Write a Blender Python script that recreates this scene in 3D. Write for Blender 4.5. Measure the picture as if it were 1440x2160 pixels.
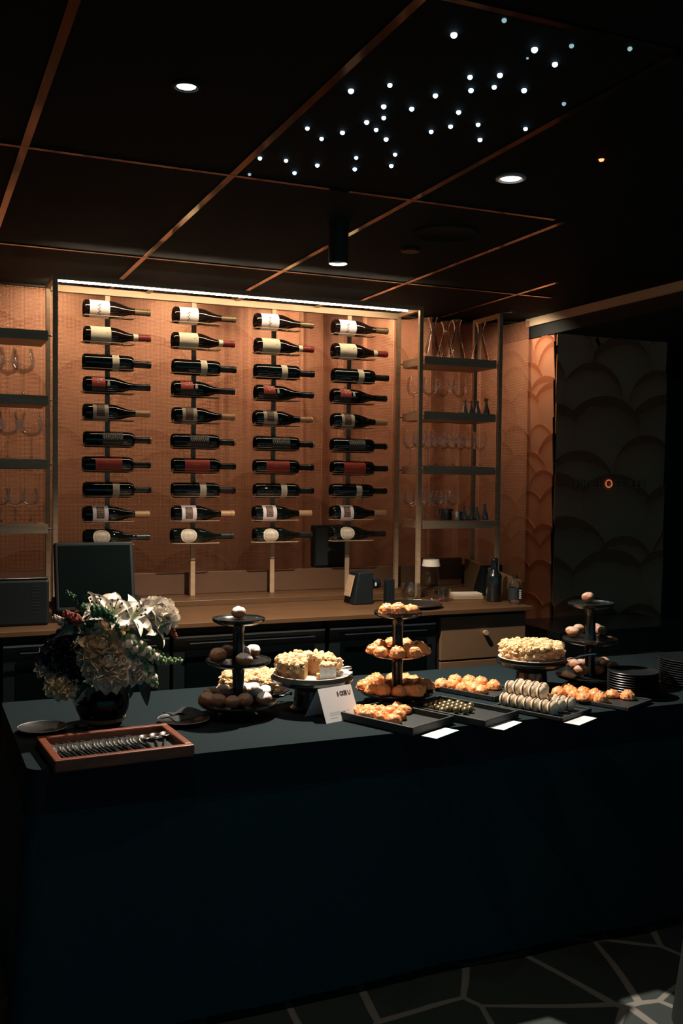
import bpy, math, random
from mathutils import Vector, Matrix, Euler, noise
PI = math.pi
random.seed(7)
for o in list(bpy.data.objects): bpy.data.objects.remove(o)
SC = bpy.context.scene
COL = SC.collection

# ---------------------------------------------------------------- camera
F = (4806 * 904 - 1600) ** 0.5                 # focal length in pixels of a 1440 px wide frame
D1 = Vector((4806, -20, F)).normalized()        # world X (along the bar wall) seen in camera axes (right, down, forward)
D2 = Vector((-904, -80, F)).normalized()        # world Y (towards the bar wall)
D3 = D1.cross(D2).normalized()                  # world Z
D1 = D2.cross(D3).normalized()
EYE = Vector((0, 0, 1.5))
cam_d = bpy.data.cameras.new('camera')
cam = bpy.data.objects.new('camera', cam_d); COL.objects.link(cam)
cam_d.sensor_fit = 'HORIZONTAL'; cam_d.sensor_width = 24.0
cam_d.lens = 24.0 * F / 1440.0
cam_d.clip_start = 0.05; cam_d.clip_end = 60
cam.matrix_world = Matrix(((D1.x, -D1.y, -D1.z, EYE.x), (D2.x, -D2.y, -D2.z, EYE.y), (D3.x, -D3.y, -D3.z, EYE.z), (0, 0, 0, 1)))
SC.camera = cam

def at(px, py, z=None, y=None, x=None):
    """point where the sight line through a photo pixel meets a plane of the room"""
    v = Vector((px - 720, py - 1080, F))
    d = Vector((v.dot(D1), v.dot(D2), v.dot(D3)))
    t = (z - EYE.z) / d.z if z is not None else (y - EYE.y) / d.y if y is not None else (x - EYE.x) / d.x
    return EYE + d * t

# ---------------------------------------------------------------- light and exposure
SC.view_settings.view_transform = 'Standard'
SC.view_settings.look = 'None'
SC.view_settings.gamma = 1
SC.view_settings.exposure = 0.0
SC.view_settings.use_curve_mapping = False
LED_STRENGTH = 85.0
WASH = 15.0
WASH_COLOR = (1.0, 0.77, 0.55)
LED_COLOR = (1.0, 0.80, 0.56)
BAR_SPOT = 285.0
SPOT_COLOR = (1.0, 0.86, 0.70)
FRONT_SPOT = 12.0
w = bpy.data.worlds.new('world'); SC.world = w; w.use_nodes = True
bg = w.node_tree.nodes['Background']
bg.inputs[0].default_value = (0.16, 0.58, 0.76, 1); bg.inputs[1].default_value = 0.32

# ---------------------------------------------------------------- materials
def lin(r, g, b):
    f = lambda c: (c / 255 / 12.92) if c / 255 <= .04045 else ((c / 255 + .055) / 1.055) ** 2.4
    return (f(r), f(g), f(b))

def mat(name, col, rough=.5, metal=0., spec=.5, var=0., vscale=8., bump=0., bscale=40., sheen=0., sub=0., emit=0., coat=0., stretch=None):
    m = bpy.data.materials.new(name); m.use_nodes = True
    nt = m.node_tree; b = nt.nodes['Principled BSDF']
    b.inputs['Base Color'].default_value = (*col, 1)
    b.inputs['Roughness'].default_value = rough
    b.inputs['Metallic'].default_value = metal
    b.inputs['Specular IOR Level'].default_value = spec
    if sheen: b.inputs['Sheen Weight'].default_value = sheen
    if coat: b.inputs['Coat Weight'].default_value = coat; b.inputs['Coat Roughness'].default_value = .12
    if sub:
        b.inputs['Subsurface Weight'].default_value = sub
        b.inputs['Subsurface Radius'].default_value = (.01, .005, .003)
    if emit:
        b.inputs['Emission Color'].default_value = (*col, 1); b.inputs['Emission Strength'].default_value = emit
    tc = nt.nodes.new('ShaderNodeTexCoord'); src = tc.outputs['Object']
    if stretch:
        mp = nt.nodes.new('ShaderNodeMapping'); mp.inputs['Scale'].default_value = stretch
        nt.links.new(src, mp.inputs[0]); src = mp.outputs[0]
    if var:
        n = nt.nodes.new('ShaderNodeTexNoise'); n.inputs['Scale'].default_value = vscale; n.inputs['Detail'].default_value = 4
        nt.links.new(src, n.inputs['Vector'])
        r = nt.nodes.new('ShaderNodeValToRGB')
        r.color_ramp.elements[0].position = .3; r.color_ramp.elements[1].position = .7
        r.color_ramp.elements[0].color = (*[c * (1 - var) for c in col], 1)
        r.color_ramp.elements[1].color = (*[min(1, c * (1 + var)) for c in col], 1)
        nt.links.new(n.outputs['Fac'], r.inputs[0]); nt.links.new(r.outputs[0], b.inputs['Base Color'])
    if bump:
        n2 = nt.nodes.new('ShaderNodeTexNoise'); n2.inputs['Scale'].default_value = bscale; n2.inputs['Detail'].default_value = 5
        nt.links.new(src, n2.inputs['Vector'])
        bp = nt.nodes.new('ShaderNodeBump'); bp.inputs['Strength'].default_value = bump; bp.inputs['Distance'].default_value = .01
        nt.links.new(n2.outputs['Fac'], bp.inputs['Height']); nt.links.new(bp.outputs[0], b.inputs['Normal'])
    return m

def thin_glass(name, tint=(1, 1, 1), refl=1.0, density=0.0):
    """thin clear glass: see-through with sharp reflections that grow at the rims"""
    m = bpy.data.materials.new(name); m.use_nodes = True; nt = m.node_tree; nt.nodes.clear()
    out = nt.nodes.new('ShaderNodeOutputMaterial')
    tr = nt.nodes.new('ShaderNodeBsdfTransparent'); tr.inputs[0].default_value = (*tint, 1)
    gl = nt.nodes.new('ShaderNodeBsdfGlossy'); gl.inputs['Roughness'].default_value = .03; gl.inputs[0].default_value = (refl, refl, refl, 1)
    fr = nt.nodes.new('ShaderNodeFresnel'); fr.inputs['IOR'].default_value = 1.55
    mu = nt.nodes.new('ShaderNodeMath'); mu.operation = 'MULTIPLY_ADD'; mu.inputs[1].default_value = .6; mu.inputs[2].default_value = density
    mu.use_clamp = True
    mx = nt.nodes.new('ShaderNodeMixShader')
    nt.links.new(fr.outputs[0], mu.inputs[0]); nt.links.new(mu.outputs[0], mx.inputs[0])
    nt.links.new(tr.outputs[0], mx.inputs[1]); nt.links.new(gl.outputs[0], mx.inputs[2]); nt.links.new(mx.outputs[0], out.inputs[0])
    return m

def scale_mural():
    """painted fish-scale mural: each scale has a darker rim and a paler middle (UV.x = distance from its centre)"""
    m = bpy.data.materials.new('scale_mural'); m.use_nodes = True; nt = m.node_tree; b = nt.nodes['Principled BSDF']
    b.inputs['Roughness'].default_value = .55
    uv = nt.nodes.new('ShaderNodeUVMap'); sep = nt.nodes.new('ShaderNodeSeparateXYZ'); nt.links.new(uv.outputs[0], sep.inputs[0])
    tc = nt.nodes.new('ShaderNodeTexCoord')
    n = nt.nodes.new('ShaderNodeTexNoise'); n.inputs['Scale'].default_value = 5; n.inputs['Detail'].default_value = 5
    nt.links.new(tc.outputs['Object'], n.inputs['Vector'])
    ad = nt.nodes.new('ShaderNodeMath'); ad.operation = 'MULTIPLY_ADD'; ad.inputs[1].default_value = .35
    nt.links.new(n.outputs['Fac'], ad.inputs[0]); nt.links.new(sep.outputs[0], ad.inputs[2])
    r = nt.nodes.new('ShaderNodeValToRGB'); e = r.color_ramp.elements
    e[0].position = .2; e[0].color = (.58, .29, .165, 1)
    e[1].position = 1.0; e[1].color = (.42, .16, .075, 1)
    x = e.new(.8); x.color = (.52, .235, .125, 1)
    x = e.new(1.13); x.color = (.32, .105, .045, 1)
    nt.links.new(ad.outputs[0], r.inputs[0])
    mx = nt.nodes.new('ShaderNodeMix'); mx.data_type = 'RGBA'; mx.blend_type = 'MULTIPLY'; mx.inputs[0].default_value = .5
    r2 = nt.nodes.new('ShaderNodeValToRGB'); r2.color_ramp.elements[0].color = (.72, .62, .6, 1); r2.color_ramp.elements[1].color = (1, 1, 1, 1)
    nt.links.new(sep.outputs[1], r2.inputs[0])
    nt.links.new(r.outputs[0], mx.inputs[6]); nt.links.new(r2.outputs[0], mx.inputs[7]); nt.links.new(mx.outputs[2], b.inputs['Base Color'])
    return m

def chain_mesh():
    """woven copper chain: diamond holes cut out by UV (metres)"""
    m = bpy.data.materials.new('copper_chain'); m.use_nodes = True; nt = m.node_tree; b = nt.nodes['Principled BSDF']
    b.inputs['Base Color'].default_value = (.70, .345, .20, 1); b.inputs['Metallic'].default_value = .65; b.inputs['Roughness'].default_value = .5
    uv = nt.nodes.new('ShaderNodeUVMap'); sep = nt.nodes.new('ShaderNodeSeparateXYZ'); nt.links.new(uv.outputs[0], sep.inputs[0])
    def mth(op, a, bb=None, c=None):
        k = nt.nodes.new('ShaderNodeMath'); k.operation = op
        for i, s in enumerate((a, bb, c)):
            if s is None: continue
            if isinstance(s, (int, float)): k.inputs[i].default_value = s
            else: nt.links.new(s, k.inputs[i])
        return k.outputs[0]
    s1 = mth('SINE', mth('MULTIPLY', mth('ADD', sep.outputs[0], sep.outputs[1]), 2 * PI / .0125))
    s2 = mth('SINE', mth('MULTIPLY', mth('SUBTRACT', sep.outputs[0], sep.outputs[1]), 2 * PI / .0125))
    h = mth('MULTIPLY', s1, s2)
    hole = mth('GREATER_THAN', h, .02)
    tr = nt.nodes.new('ShaderNodeBsdfTransparent'); mx = nt.nodes.new('ShaderNodeMixShader')
    out = nt.nodes['Material Output']
    nt.links.new(hole, mx.inputs[0]); nt.links.new(b.outputs[0], mx.inputs[1]); nt.links.new(tr.outputs[0], mx.inputs[2]); nt.links.new(mx.outputs[0], out.inputs[0])
    bp = nt.nodes.new('ShaderNodeBump'); bp.inputs['Strength'].default_value = .8; bp.inputs['Distance'].default_value = .003
    nt.links.new(h, bp.inputs['Height']); nt.links.new(bp.outputs[0], b.inputs['Normal'])
    return m

def paving():
    m = bpy.data.materials.new('crazy_paving'); m.use_nodes = True; nt = m.node_tree; b = nt.nodes['Principled BSDF']
    tc = nt.nodes.new('ShaderNodeTexCoord')
    nz = nt.nodes.new('ShaderNodeTexNoise'); nz.inputs['Scale'].default_value = 1.3; nt.links.new(tc.outputs['Object'], nz.inputs['Vector'])
    va = nt.nodes.new('ShaderNodeVectorMath'); va.operation = 'MULTIPLY_ADD'; va.inputs[1].default_value = (.12, .12, 0)
    nt.links.new(nz.outputs['Color'], va.inputs[0]); nt.links.new(tc.outputs['Object'], va.inputs[2])
    mp = nt.nodes.new('ShaderNodeMapping'); mp.inputs['Scale'].default_value = (1.0, 1.0, 1); mp.inputs['Rotation'].default_value = (0, 0, .5)
    nt.links.new(va.outputs[0], mp.inputs[0])
    v = nt.nodes.new('ShaderNodeTexVoronoi'); v.feature = 'DISTANCE_TO_EDGE'; v.inputs['Scale'].default_value = 3.4; v.voronoi_dimensions = '2D'
    nt.links.new(mp.outputs[0], v.inputs['Vector'])
    n2 = nt.nodes.new('ShaderNodeTexNoise'); n2.inputs['Scale'].default_value = 3.0; nt.links.new(tc.outputs['Object'], n2.inputs['Vector'])
    s = nt.nodes.new('ShaderNodeMath'); s.operation = 'MULTIPLY_ADD'; s.inputs[1].default_value = -.055; nt.links.new(n2.outputs['Fac'], s.inputs[0]); nt.links.new(v.outputs['Distance'], s.inputs[2])
    r = nt.nodes.new('ShaderNodeValToRGB'); e = r.color_ramp.elements
    e[0].position = .0; e[0].color = (.26, .25, .23, 1); e[1].position = .012; e[1].color = (.045, .06, .058, 1)
    nt.links.new(s.outputs[0], r.inputs[0]); nt.links.new(r.outputs[0], b.inputs['Base Color'])
    b.inputs['Roughness'].default_value = .5
    return m

def sugar(name, base, powder, amount):
    """fried dough dusted with icing sugar on its upper side"""
    m = bpy.data.materials.new(name); m.use_nodes = True; nt = m.node_tree; b = nt.nodes['Principled BSDF']
    b.inputs['Roughness'].default_value = .75
    tc = nt.nodes.new('ShaderNodeTexCoord'); sep = nt.nodes.new('ShaderNodeSeparateXYZ'); nt.links.new(tc.outputs['Normal'], sep.inputs[0])
    n = nt.nodes.new('ShaderNodeTexNoise'); n.inputs['Scale'].default_value = 170; n.inputs['Detail'].default_value = 4; nt.links.new(tc.outputs['Object'], n.inputs['Vector'])
    k = nt.nodes.new('ShaderNodeMath'); k.operation = 'MULTIPLY_ADD'; k.inputs[1].default_value = .8; nt.links.new(n.outputs['Fac'], k.inputs[0]); nt.links.new(sep.outputs[2], k.inputs[2])
    r = nt.nodes.new('ShaderNodeValToRGB'); e = r.color_ramp.elements
    e[0].position = amount; e[0].color = (*base, 1); e[1].position = min(1, amount + .25); e[1].color = (*powder, 1)
    nt.links.new(k.outputs[0], r.inputs[0]); nt.links.new(r.outputs[0], b.inputs['Base Color'])
    bp = nt.nodes.new('ShaderNodeBump'); bp.inputs['Strength'].default_value = .4; bp.inputs['Distance'].default_value = .002
    nt.links.new(n.outputs['Fac'], bp.inputs['Height']); nt.links.new(bp.outputs[0], b.inputs['Normal'])
    return m

M = dict(
    black=mat('matte_black', (.006, .010, .011), .7),
    ceil=mat('black_ceiling', (.0015, .0085, .0105), .8, spec=.12, var=.2, vscale=2),
    wallblk=mat('dark_wall_paint', (.010, .016, .018), .8, var=.2, vscale=2),
    gloss=mat('gloss_black', (.008, .011, .012), .22, coat=.3),
    plast=mat('black_plastic', (.005, .008, .009), .5, spec=.25),
    screen=mat('screen_glass', (.001, .003, .003), .25, spec=.15),
    bronze=mat('brushed_bronze', (.46, .31, .19), .45, metal=.25, var=.12, vscale=6, stretch=(1, 1, 12)),
    trim=mat('ceiling_trim_bronze', (.30, .185, .125), .10, metal=1),
    dbronze=mat('dark_bronze', (.020, .016, .013), .5, metal=.5),
    counter=mat('bronze_counter', (.105, .052, .022), .45, metal=.25, var=.15, vscale=3, stretch=(1, 6, 1)),
    cabinet=mat('bronze_cabinet', (.17, .10, .055), .5, metal=.25, var=.1, vscale=3),
    splash=mat('bronze_splash', (.125, .062, .032), .5, metal=.2, var=.12, vscale=3),
    mural=scale_mural(), chain=chain_mesh(), floor=paving(),
    steel=mat('brushed_steel', (.6, .58, .55), .25, metal=1),
    silver=mat('polished_cutlery', (.88, .87, .85), .24, metal=1),
    dsteel=mat('dark_steel', (.16, .17, .17), .35, metal=1),
    glassb=mat('dark_bottle_glass', (.004, .006, .005), .05, spec=.6),
    glassr=mat('burgundy_bottle_glass', (.010, .005, .004), .05, spec=.6),
    paper=mat('white_label', (.86, .74, .74), .6),
    cream=mat('cream_label', (.80, .72, .52), .65, var=.08, vscale=30),
    tanlab=mat('tan_label', (.62, .52, .38), .6, var=.15, vscale=40),
    brownlab=mat('brown_label_print', (.16, .08, .05), .6, var=.5, vscale=90),
    redlab=mat('red_label', (.50, .06, .035), .5, var=.12, vscale=20),
    darklab=mat('dark_label', (.045, .04, .035), .5),
    ink=mat('black_ink', (.015, .013, .013), .7),
    lightink=mat('pale_ink', (.62, .56, .44), .5),
    capblk=mat('black_capsule', (.012, .012, .012), .3),
    capolive=mat('olive_gold_capsule', (.16, .11, .055), .35, metal=.4),
    capred=mat('red_capsule', (.28, .03, .03), .35),
    captan=mat('tan_capsule', (.62, .36, .18), .45, metal=.2),
    clear=thin_glass('clear_glass', density=.012), clear2=thin_glass('thick_clear_glass', (.93, .93, .93), 1, .03),
    vaseglass=thin_glass('smoky_vase_glass', (.10, .09, .08), .5, .02),
    cloth=mat('charcoal_cloth', (.0072, .0165, .0205), .9, spec=.15, var=.08, vscale=60, bump=.15, bscale=700),
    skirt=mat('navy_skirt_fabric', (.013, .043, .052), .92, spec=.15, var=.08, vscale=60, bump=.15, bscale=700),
    stand=mat('black_glazed_stand', (.010, .014, .015), .24, coat=.2),
    plateblk=mat('black_plate', (.012, .016, .018), .35),
    rimwhite=mat('pale_plate_and_highlight', (.60, .56, .50), .3),  # also paints the highlight on the side plates' rims
    slate=mat('slate_tray', (.018, .024, .026), .55, var=.2, vscale=30),
    card=mat('white_card', (.80, .79, .80), .7),
    grey=mat('grey_print', (.42, .42, .43), .7),
    satin=mat('satin_steel', (.55, .50, .44), .4, metal=.7),
    edge=mat('bulkhead_edge_bronze', (.62, .50, .34), .45, metal=.1),
    dooredge=mat('pale_door_edge', (.50, .55, .56), .4, metal=.2),
    wood=mat('mahogany', (.19, .050, .022), .45, var=.3, vscale=5, stretch=(2, 14, 6)),
    woodtray=mat('dark_tray_lining', (.02, .03, .032), .6),
    crumble=mat('crumble_topping', (.84, .56, .31), .8, var=.25, vscale=45, bump=.5, bscale=220, sub=.08),
    cake=mat('cake_sponge', (.62, .34, .15), .85, var=.2, vscale=60, bump=.5, bscale=160),
    cream2=mat('white_cream_filling', (.74, .76, .76), .6, var=.15, vscale=60, bump=.4, bscale=150),
    tart=mat('orange_shell_pastry', (.90, .37, .14), .42, var=.10, vscale=50, bump=.25, bscale=160, sub=.12, coat=.12),
    tartbase=mat('pastry_foot', (.55, .16, .05), .6),
    ball=sugar('sugared_fried_dough', (.34, .13, .06), (.86, .82, .80), .62),
    balld=sugar('lightly_sugared_dough', (.33, .13, .06), (.50, .33, .25), .85),
    ball2=sugar('plain_fried_dough', (.33, .13, .05), (.62, .42, .30), .95),
    mac=mat('pale_macaron_shell', (.80, .66, .50), .75, var=.15, vscale=70, bump=.3, bscale=300),
    macf=mat('chocolate_filling', (.10, .055, .03), .5),
    choc=mat('gold_dusted_chocolate', (.28, .23, .12), .3, metal=.75, coat=.3),
    napkin=mat('black_napkin', (.015, .022, .024), .85),
    paper2=mat('napkin_paper', (.62, .55, .46), .8),
    kraft=mat('kraft_stack', (.30, .19, .11), .8),
    waterlab=mat('water_label', (.70, .66, .58), .5),
    led=mat('led_strip', LED_COLOR, .5, emit=LED_STRENGTH),
    star=mat('pin_light', (.55, .78, 1.0), .5, emit=3.2),
    stardim=mat('dim_pin_light', (.45, .72, .75), .5, emit=.6),
    lamp=mat('downlight_lens', (.93, 1.0, .97), .5, emit=6.0),
    lampdim=mat('downlight_lens_dim', (.9, 1.0, .93), .5, emit=1.3),
    redled=mat('orange_indicator', (1.0, .16, .06), .5, emit=5.0),
    chrome=mat('downlight_ring', (.75, .78, .8), .3, metal=.6),
    petalw=mat('ivory_petal', (.80, .68, .55), .55, var=.08, vscale=25, sub=.15),
    petalb=mat('white_petal', (.86, .78, .68), .5, var=.06, vscale=25, sub=.15),
    petaly=mat('buttery_petal', (.80, .60, .38), .6, var=.12, vscale=30, sub=.15),
    petalp=mat('blush_petal', (.62, .42, .36), .6, var=.15, vscale=30),
    petald=mat('near_black_petal', (.020, .012, .022), .6),
    celosia=mat('rust_red_plume', (.30, .06, .035), .8, bump=.5, bscale=120),
    leaf=mat('green_leaf', (.035, .10, .045), .5, var=.3, vscale=20),
    leafd=mat('deep_green_leaf', (.012, .035, .022), .45, var=.3, vscale=20),
    bud=mat('green_bud', (.16, .26, .10), .55, var=.3, vscale=50),
    anther=mat('dark_anther', (.07, .02, .012), .8),
    copperletter=mat('copper_letter', (.42, .22, .14), .5),
    glowletter=mat('copper_letter_added_glow', (.95, .28, .10), .35, emit=.45),  # orange glow added to a letter that is no lamp
)

# ---------------------------------------------------------------- geometry helpers
class MB:
    def __init__(s): s.v = []; s.f = []; s.uv = None
    def add(s, vs, fs, T=None):
        n = len(s.v)
        s.v += [tuple(T @ Vector(p)) if T else tuple(p) for p in vs]
        s.f += [tuple(i + n for i in q) for q in fs]
        return s
    def box(s, c, d, T=None):
        x, y, z = d[0] / 2, d[1] / 2, d[2] / 2
        vs = [(c[0] + a * x, c[1] + b * y, c[2] + e * z) for e in (-1, 1) for b in (-1, 1) for a in (-1, 1)]
        return s.add(vs, [(0, 2, 3, 1), (4, 5, 7, 6), (0, 1, 5, 4), (2, 6, 7, 3), (0, 4, 6, 2), (1, 3, 7, 5)], T)
    def span(s, a, b, T=None):
        return s.box([(p + q) / 2 for p, q in zip(a, b)], [abs(q - p) for p, q in zip(a, b)], T)
    def lathe(s, prof, n=32, T=None, closed=False, wob=None):
        vs = []; fs = []; m = len(prof)
        for i in range(n):
            t = 2 * PI * i / n
            for j, (r, z) in enumerate(prof):
                k = wob(t, j) if wob else 1
                vs.append((r * k * math.cos(t), r * k * math.sin(t), z))
        for i in range(n):
            for j in range(m - (0 if closed else 1)):
                a = i * m + j; b = ((i + 1) % n) * m + j
                a2 = i * m + (j + 1) % m; b2 = ((i + 1) % n) * m + (j + 1) % m
                fs.append((a, b, b2, a2))
        return s.add(vs, fs, T)
    def tube(s, pts, r, n=8, T=None, cap=True, loop=False):
        pts = [Vector(p) for p in pts]; vs = []; fs = []; k = len(pts)
        rr = r if isinstance(r, (list, tuple)) else [r] * k
        up = Vector((0, 0, 1)); prev = None
        for i, p in enumerate(pts):
            d = ((pts[(i + 1) % k] - pts[i - 1]) if (loop or 0 < i < k - 1) else (pts[1] - pts[0] if i == 0 else pts[-1] - pts[-2]))
            if d.length < 1e-9: d = Vector((0, 0, 1))
            d.normalize()
            a = prev if prev is not None else (up if abs(d.z) < .9 else Vector((1, 0, 0)))
            a = (a - d * a.dot(d)).normalized(); b = d.cross(a); prev = a
            vs += [p + (a * math.cos(2 * PI * j / n) + b * math.sin(2 * PI * j / n)) * rr[i] for j in range(n)]
        for i in range(k if loop else k - 1):
            for j in range(n):
                i2 = (i + 1) % k
                fs.append((i * n + j, i * n + (j + 1) % n, i2 * n + (j + 1) % n, i2 * n + j))
        if cap and not loop: fs += [tuple(range(n))[::-1], tuple((k - 1) * n + j for j in range(n))]
        return s.add([tuple(p) for p in vs], fs, T)
    def ball(s, c, r, n=12, m=8, T=None, fn=None):
        r = r if isinstance(r, (tuple, list)) else (r, r, r); vs = []; fs = []
        for j in range(m + 1):
            ph = PI * j / m
            for i in range(n):
                t = 2 * PI * i / n; d = Vector((math.sin(ph) * math.cos(t), math.sin(ph) * math.sin(t), math.cos(ph)))
                k = fn(d) if fn else 1
                vs.append((c[0] + d.x * r[0] * k, c[1] + d.y * r[1] * k, c[2] + d.z * r[2] * k))
        for j in range(m):
            for i in range(n):
                q = (j * n + i, (j + 1) * n + i, (j + 1) * n + (i + 1) % n, j * n + (i + 1) % n)
                fs.append(q)
        return s.add(vs, fs, T)
    def grid(s, fn, nu, nv, T=None, loopu=False):
        vs = [fn(i / nu, j / nv) for j in range(nv + 1) for i in range(nu + 1)]; fs = []
        for j in range(nv):
            for i in range(nu):
                a = j * (nu + 1) + i; fs.append((a, a + 1, a + nu + 2, a + nu + 1))
        return s.add(vs, fs, T)
    def mesh(s, name, m, smooth=True, ang=40, weld=True):
        me = bpy.data.meshes.new(name); me.from_pydata(s.v, [], s.f)
        if s.uv:
            ul = me.uv_layers.new(name='UVMap')
            for lp in me.loops: ul.data[lp.index].uv = s.uv[lp.vertex_index]
        me.materials.append(m)
        if weld and not s.uv:
            import bmesh
            bm = bmesh.new(); bm.from_mesh(me); bmesh.ops.remove_doubles(bm, verts=bm.verts, dist=1e-5)
            bmesh.ops.dissolve_degenerate(bm, edges=bm.edges, dist=1e-6)
            bmesh.ops.recalc_face_normals(bm, faces=bm.faces); bm.to_mesh(me); bm.free()
        if smooth:
            for p in me.polygons: p.use_smooth = True
            me.set_sharp_from_angle(angle=math.radians(ang))
        return me
    def obj(s, name, m, parent=None, smooth=True, bevel=0, ang=40, solid=0, label=None, subd=0):
        o = bpy.data.objects.new(name, s.mesh(name, m, smooth, ang)); COL.objects.link(o)
        if parent: o.parent = parent
        if subd: k = o.modifiers.new('s', 'SUBSURF'); k.levels = subd; k.render_levels = subd
        if solid: k = o.modifiers.new('t', 'SOLIDIFY'); k.thickness = solid; k.offset = 0
        if bevel: k = o.modifiers.new('b', 'BEVEL'); k.width = bevel; k.segments = 2; k.limit_method = 'ANGLE'
        if label: o['label'] = label
        return o

def TR(loc=(0, 0, 0), rz=0, rx=0, ry=0, s=1):
    return Matrix.Translation(loc) @ Euler((rx, ry, rz)).to_matrix().to_4x4() @ Matrix.Scale(s, 4)
def tag(o, label, cat, group=None, kind=None):
    o['label'] = label; o['category'] = cat
    if group: o['group'] = group
    if kind: o['kind'] = kind
    return o
def thing(name, label, cat, loc=(0, 0, 0), rz=0, group=None):
    o = bpy.data.objects.new(name, None); COL.objects.link(o); o.empty_display_size = .05
    o.location = loc; o.rotation_euler = (0, 0, rz); return tag(o, label, cat, group)
def struct(o): o['kind'] = 'structure'; return o
def dup(src, loc, rz=None, label=None, group=None, rot=None, s=None):
    def cp(o, par):
        c = o.copy(); COL.objects.link(c)
        if par: c.parent = par
        for ch in kids[o.name]: cp(ch, c)
        return c
    kids = {}
    def walk(o):
        kids[o.name] = list(o.children)
        for ch in o.children: walk(ch)
    walk(src)
    r = cp(src, None); r.location = loc
    if rz is not None: r.rotation_euler = (0, 0, rz)
    if rot is not None: r.rotation_euler = rot
    if s is not None: r.scale = (s, s, s) if not isinstance(s, (tuple, list)) else s
    if label: r['label'] = label
    if group: r['group'] = group
    return r
ORD = 'first second third fourth fifth sixth seventh eighth ninth tenth eleventh twelfth thirteenth fourteenth fifteenth sixteenth seventeenth eighteenth nineteenth twentieth twenty-first twenty-second twenty-third twenty-fourth twenty-fifth twenty-sixth twenty-seventh twenty-eighth twenty-ninth thirtieth'.split()
def nth(i, n, frm='left'):
    if i == 0: return {'left': 'leftmost', 'top': 'topmost', 'back': 'backmost'}[frm]
    if i == n - 1: return {'left': 'rightmost', 'top': 'lowest', 'back': 'frontmost'}[frm]
    opp = {'left': 'right', 'top': 'bottom', 'back': 'front'}[frm]
    return ORD[i] + ' from the ' + frm if i <= n // 2 else ORD[n - 1 - i] + ' from the ' + opp
class Proto:
    """first placement uses the prototype itself, later ones are copies"""
    def __init__(s, o): s.o = o; s.used = False
    def put(s, loc, rot=(0, 0, 0), label=None, group=None, sc=1.0):
        if not s.used:
            s.used = True; o = s.o; o.location = loc; o.rotation_euler = rot; o.scale = (sc, sc, sc) if not isinstance(sc, tuple) else sc
            s.base = True
            if label: o['label'] = label
            if group: o['group'] = group
            return o
        return dup(s.o, loc, rot=rot, label=label, group=group, s=sc)

# ================================================================ THE ROOM
CZ = 2.42
struct(MB().span((-3.2, -3, -.06), (6.2, 6.2, 0)).obj('floor', M['floor'], smooth=False))
struct(MB().span((-3.2, -3, CZ), (6.2, 6.2, CZ + .06)).obj('ceiling', M['ceil'], smooth=False))
struct(MB().span((-3.26, -3, 0), (-3.2, 6.2, CZ)).obj('wall_left', M['wallblk'], smooth=False))
struct(MB().span((6.2, -3, 0), (6.26, 6.2, CZ)).obj('wall_right', M['wallblk'], smooth=False))
# the room stays open behind the camera: the rest of the venue lends its dim bluish light
struct(MB().span((-3.2, 6.14, 0), (6.2, 6.2, CZ)).obj('wall_far', M['wallblk'], smooth=False))

def scale_wall(name, x0, x1, z0, z1, T, R=.27, seed=1):
    """wall face in the local XZ plane facing -Y, covered with overlapping shallow scales"""
    rnd = random.Random(seed); b = MB(); b.uv = []
    T0 = T
    def face(vs, fs, uvs): b.add(vs, fs, T0); b.uv.extend(uvs)
    # backing slab
    xs = [x0, x1]
    vs = [(x, y, z) for y in (0, .08) for z in (z0, z1) for x in xs]
    face(vs, [(0, 1, 3, 2), (4, 6, 7, 5), (0, 4, 5, 1), (2, 3, 7, 6), (0, 2, 6, 4), (1, 5, 7, 3)], [(.9, .5)] * 8)
    z = z1 + R * .3; row = 0
    while z > z0 - R:
        x = x0 - R + (row % 2) * R * .85 + rnd.uniform(-.3, .3) * R
        while x < x1 + R:
            r = R * rnd.uniform(.72, 1.25); cx = x + rnd.uniform(-.2, .2) * R; cz = z + rnd.uniform(-.28, .28) * R
            tone = rnd.random(); n = 40; rings = [.0, .35, .6, .8, .93, 1.0, 1.0]
            pts = []; uvs = []
            for k, q in enumerate(rings):
                for i in range(n):
                    t = 2 * PI * i / n
                    dx, dz = q * r * math.cos(t), q * r * math.sin(t)
                    out = .006 + .010 * max(-.5, dz / r) - .003 * q * q * q
                    if k == len(rings) - 1: out = .0
                    px = min(max(cx + dx, x0), x1); pz = min(max(cz + dz, z0), z1)
                    pts.append((px, -max(out, .0004), pz)); uvs.append((q * (.72 + .28 * max(0, dz / r / max(q, .01))), tone))
            fs = [(k * n + i, k * n + (i + 1) % n, (k + 1) * n + (i + 1) % n, (k + 1) * n + i) for k in range(len(rings) - 1) for i in range(n)]
            face(pts, fs, uvs)
            x += R * 1.6
        z -= R * .85; row += 1
    return struct(b.obj(name, M['mural'], ang=60))
scale_wall('wall_back', -.8, 3.30, 0, CZ, TR((0, 5.13, 0)), .27, 3)
scale_wall('wall_side', 0, .575, 0, CZ - .11, TR((3.25, 5.125, 0), rz=-PI / 2), .16, 5)
scale_wall('wall_niche', 3.252, 4.02, 0, CZ - .11, TR((0, 4.55, 0)), .27, 14)
struct(MB().span((3.235, -3, CZ - .11), (6.2, 6.14, CZ)).obj('trim_1', M['black'], smooth=False))          # dropped bulkhead
struct(MB().span((3.218, .8, 2.375), (3.2345, 4.80, 2.4195)).obj('trim_2', M['edge'], smooth=False))       # its bronze edge
k = 3
for x, ya, yb in ((.29, .4, 5.1), (.893, .4, 5.1), (1.507, .4, 5.1), (2.12, 2.92, 5.1), (2.737, 3.83, 5.1)):
    struct(MB().span((x - .011, ya, CZ - .004), (x + .011, yb, CZ + .002)).obj('trim_%d' % k, M['trim'], smooth=False)); k += 1
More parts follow.
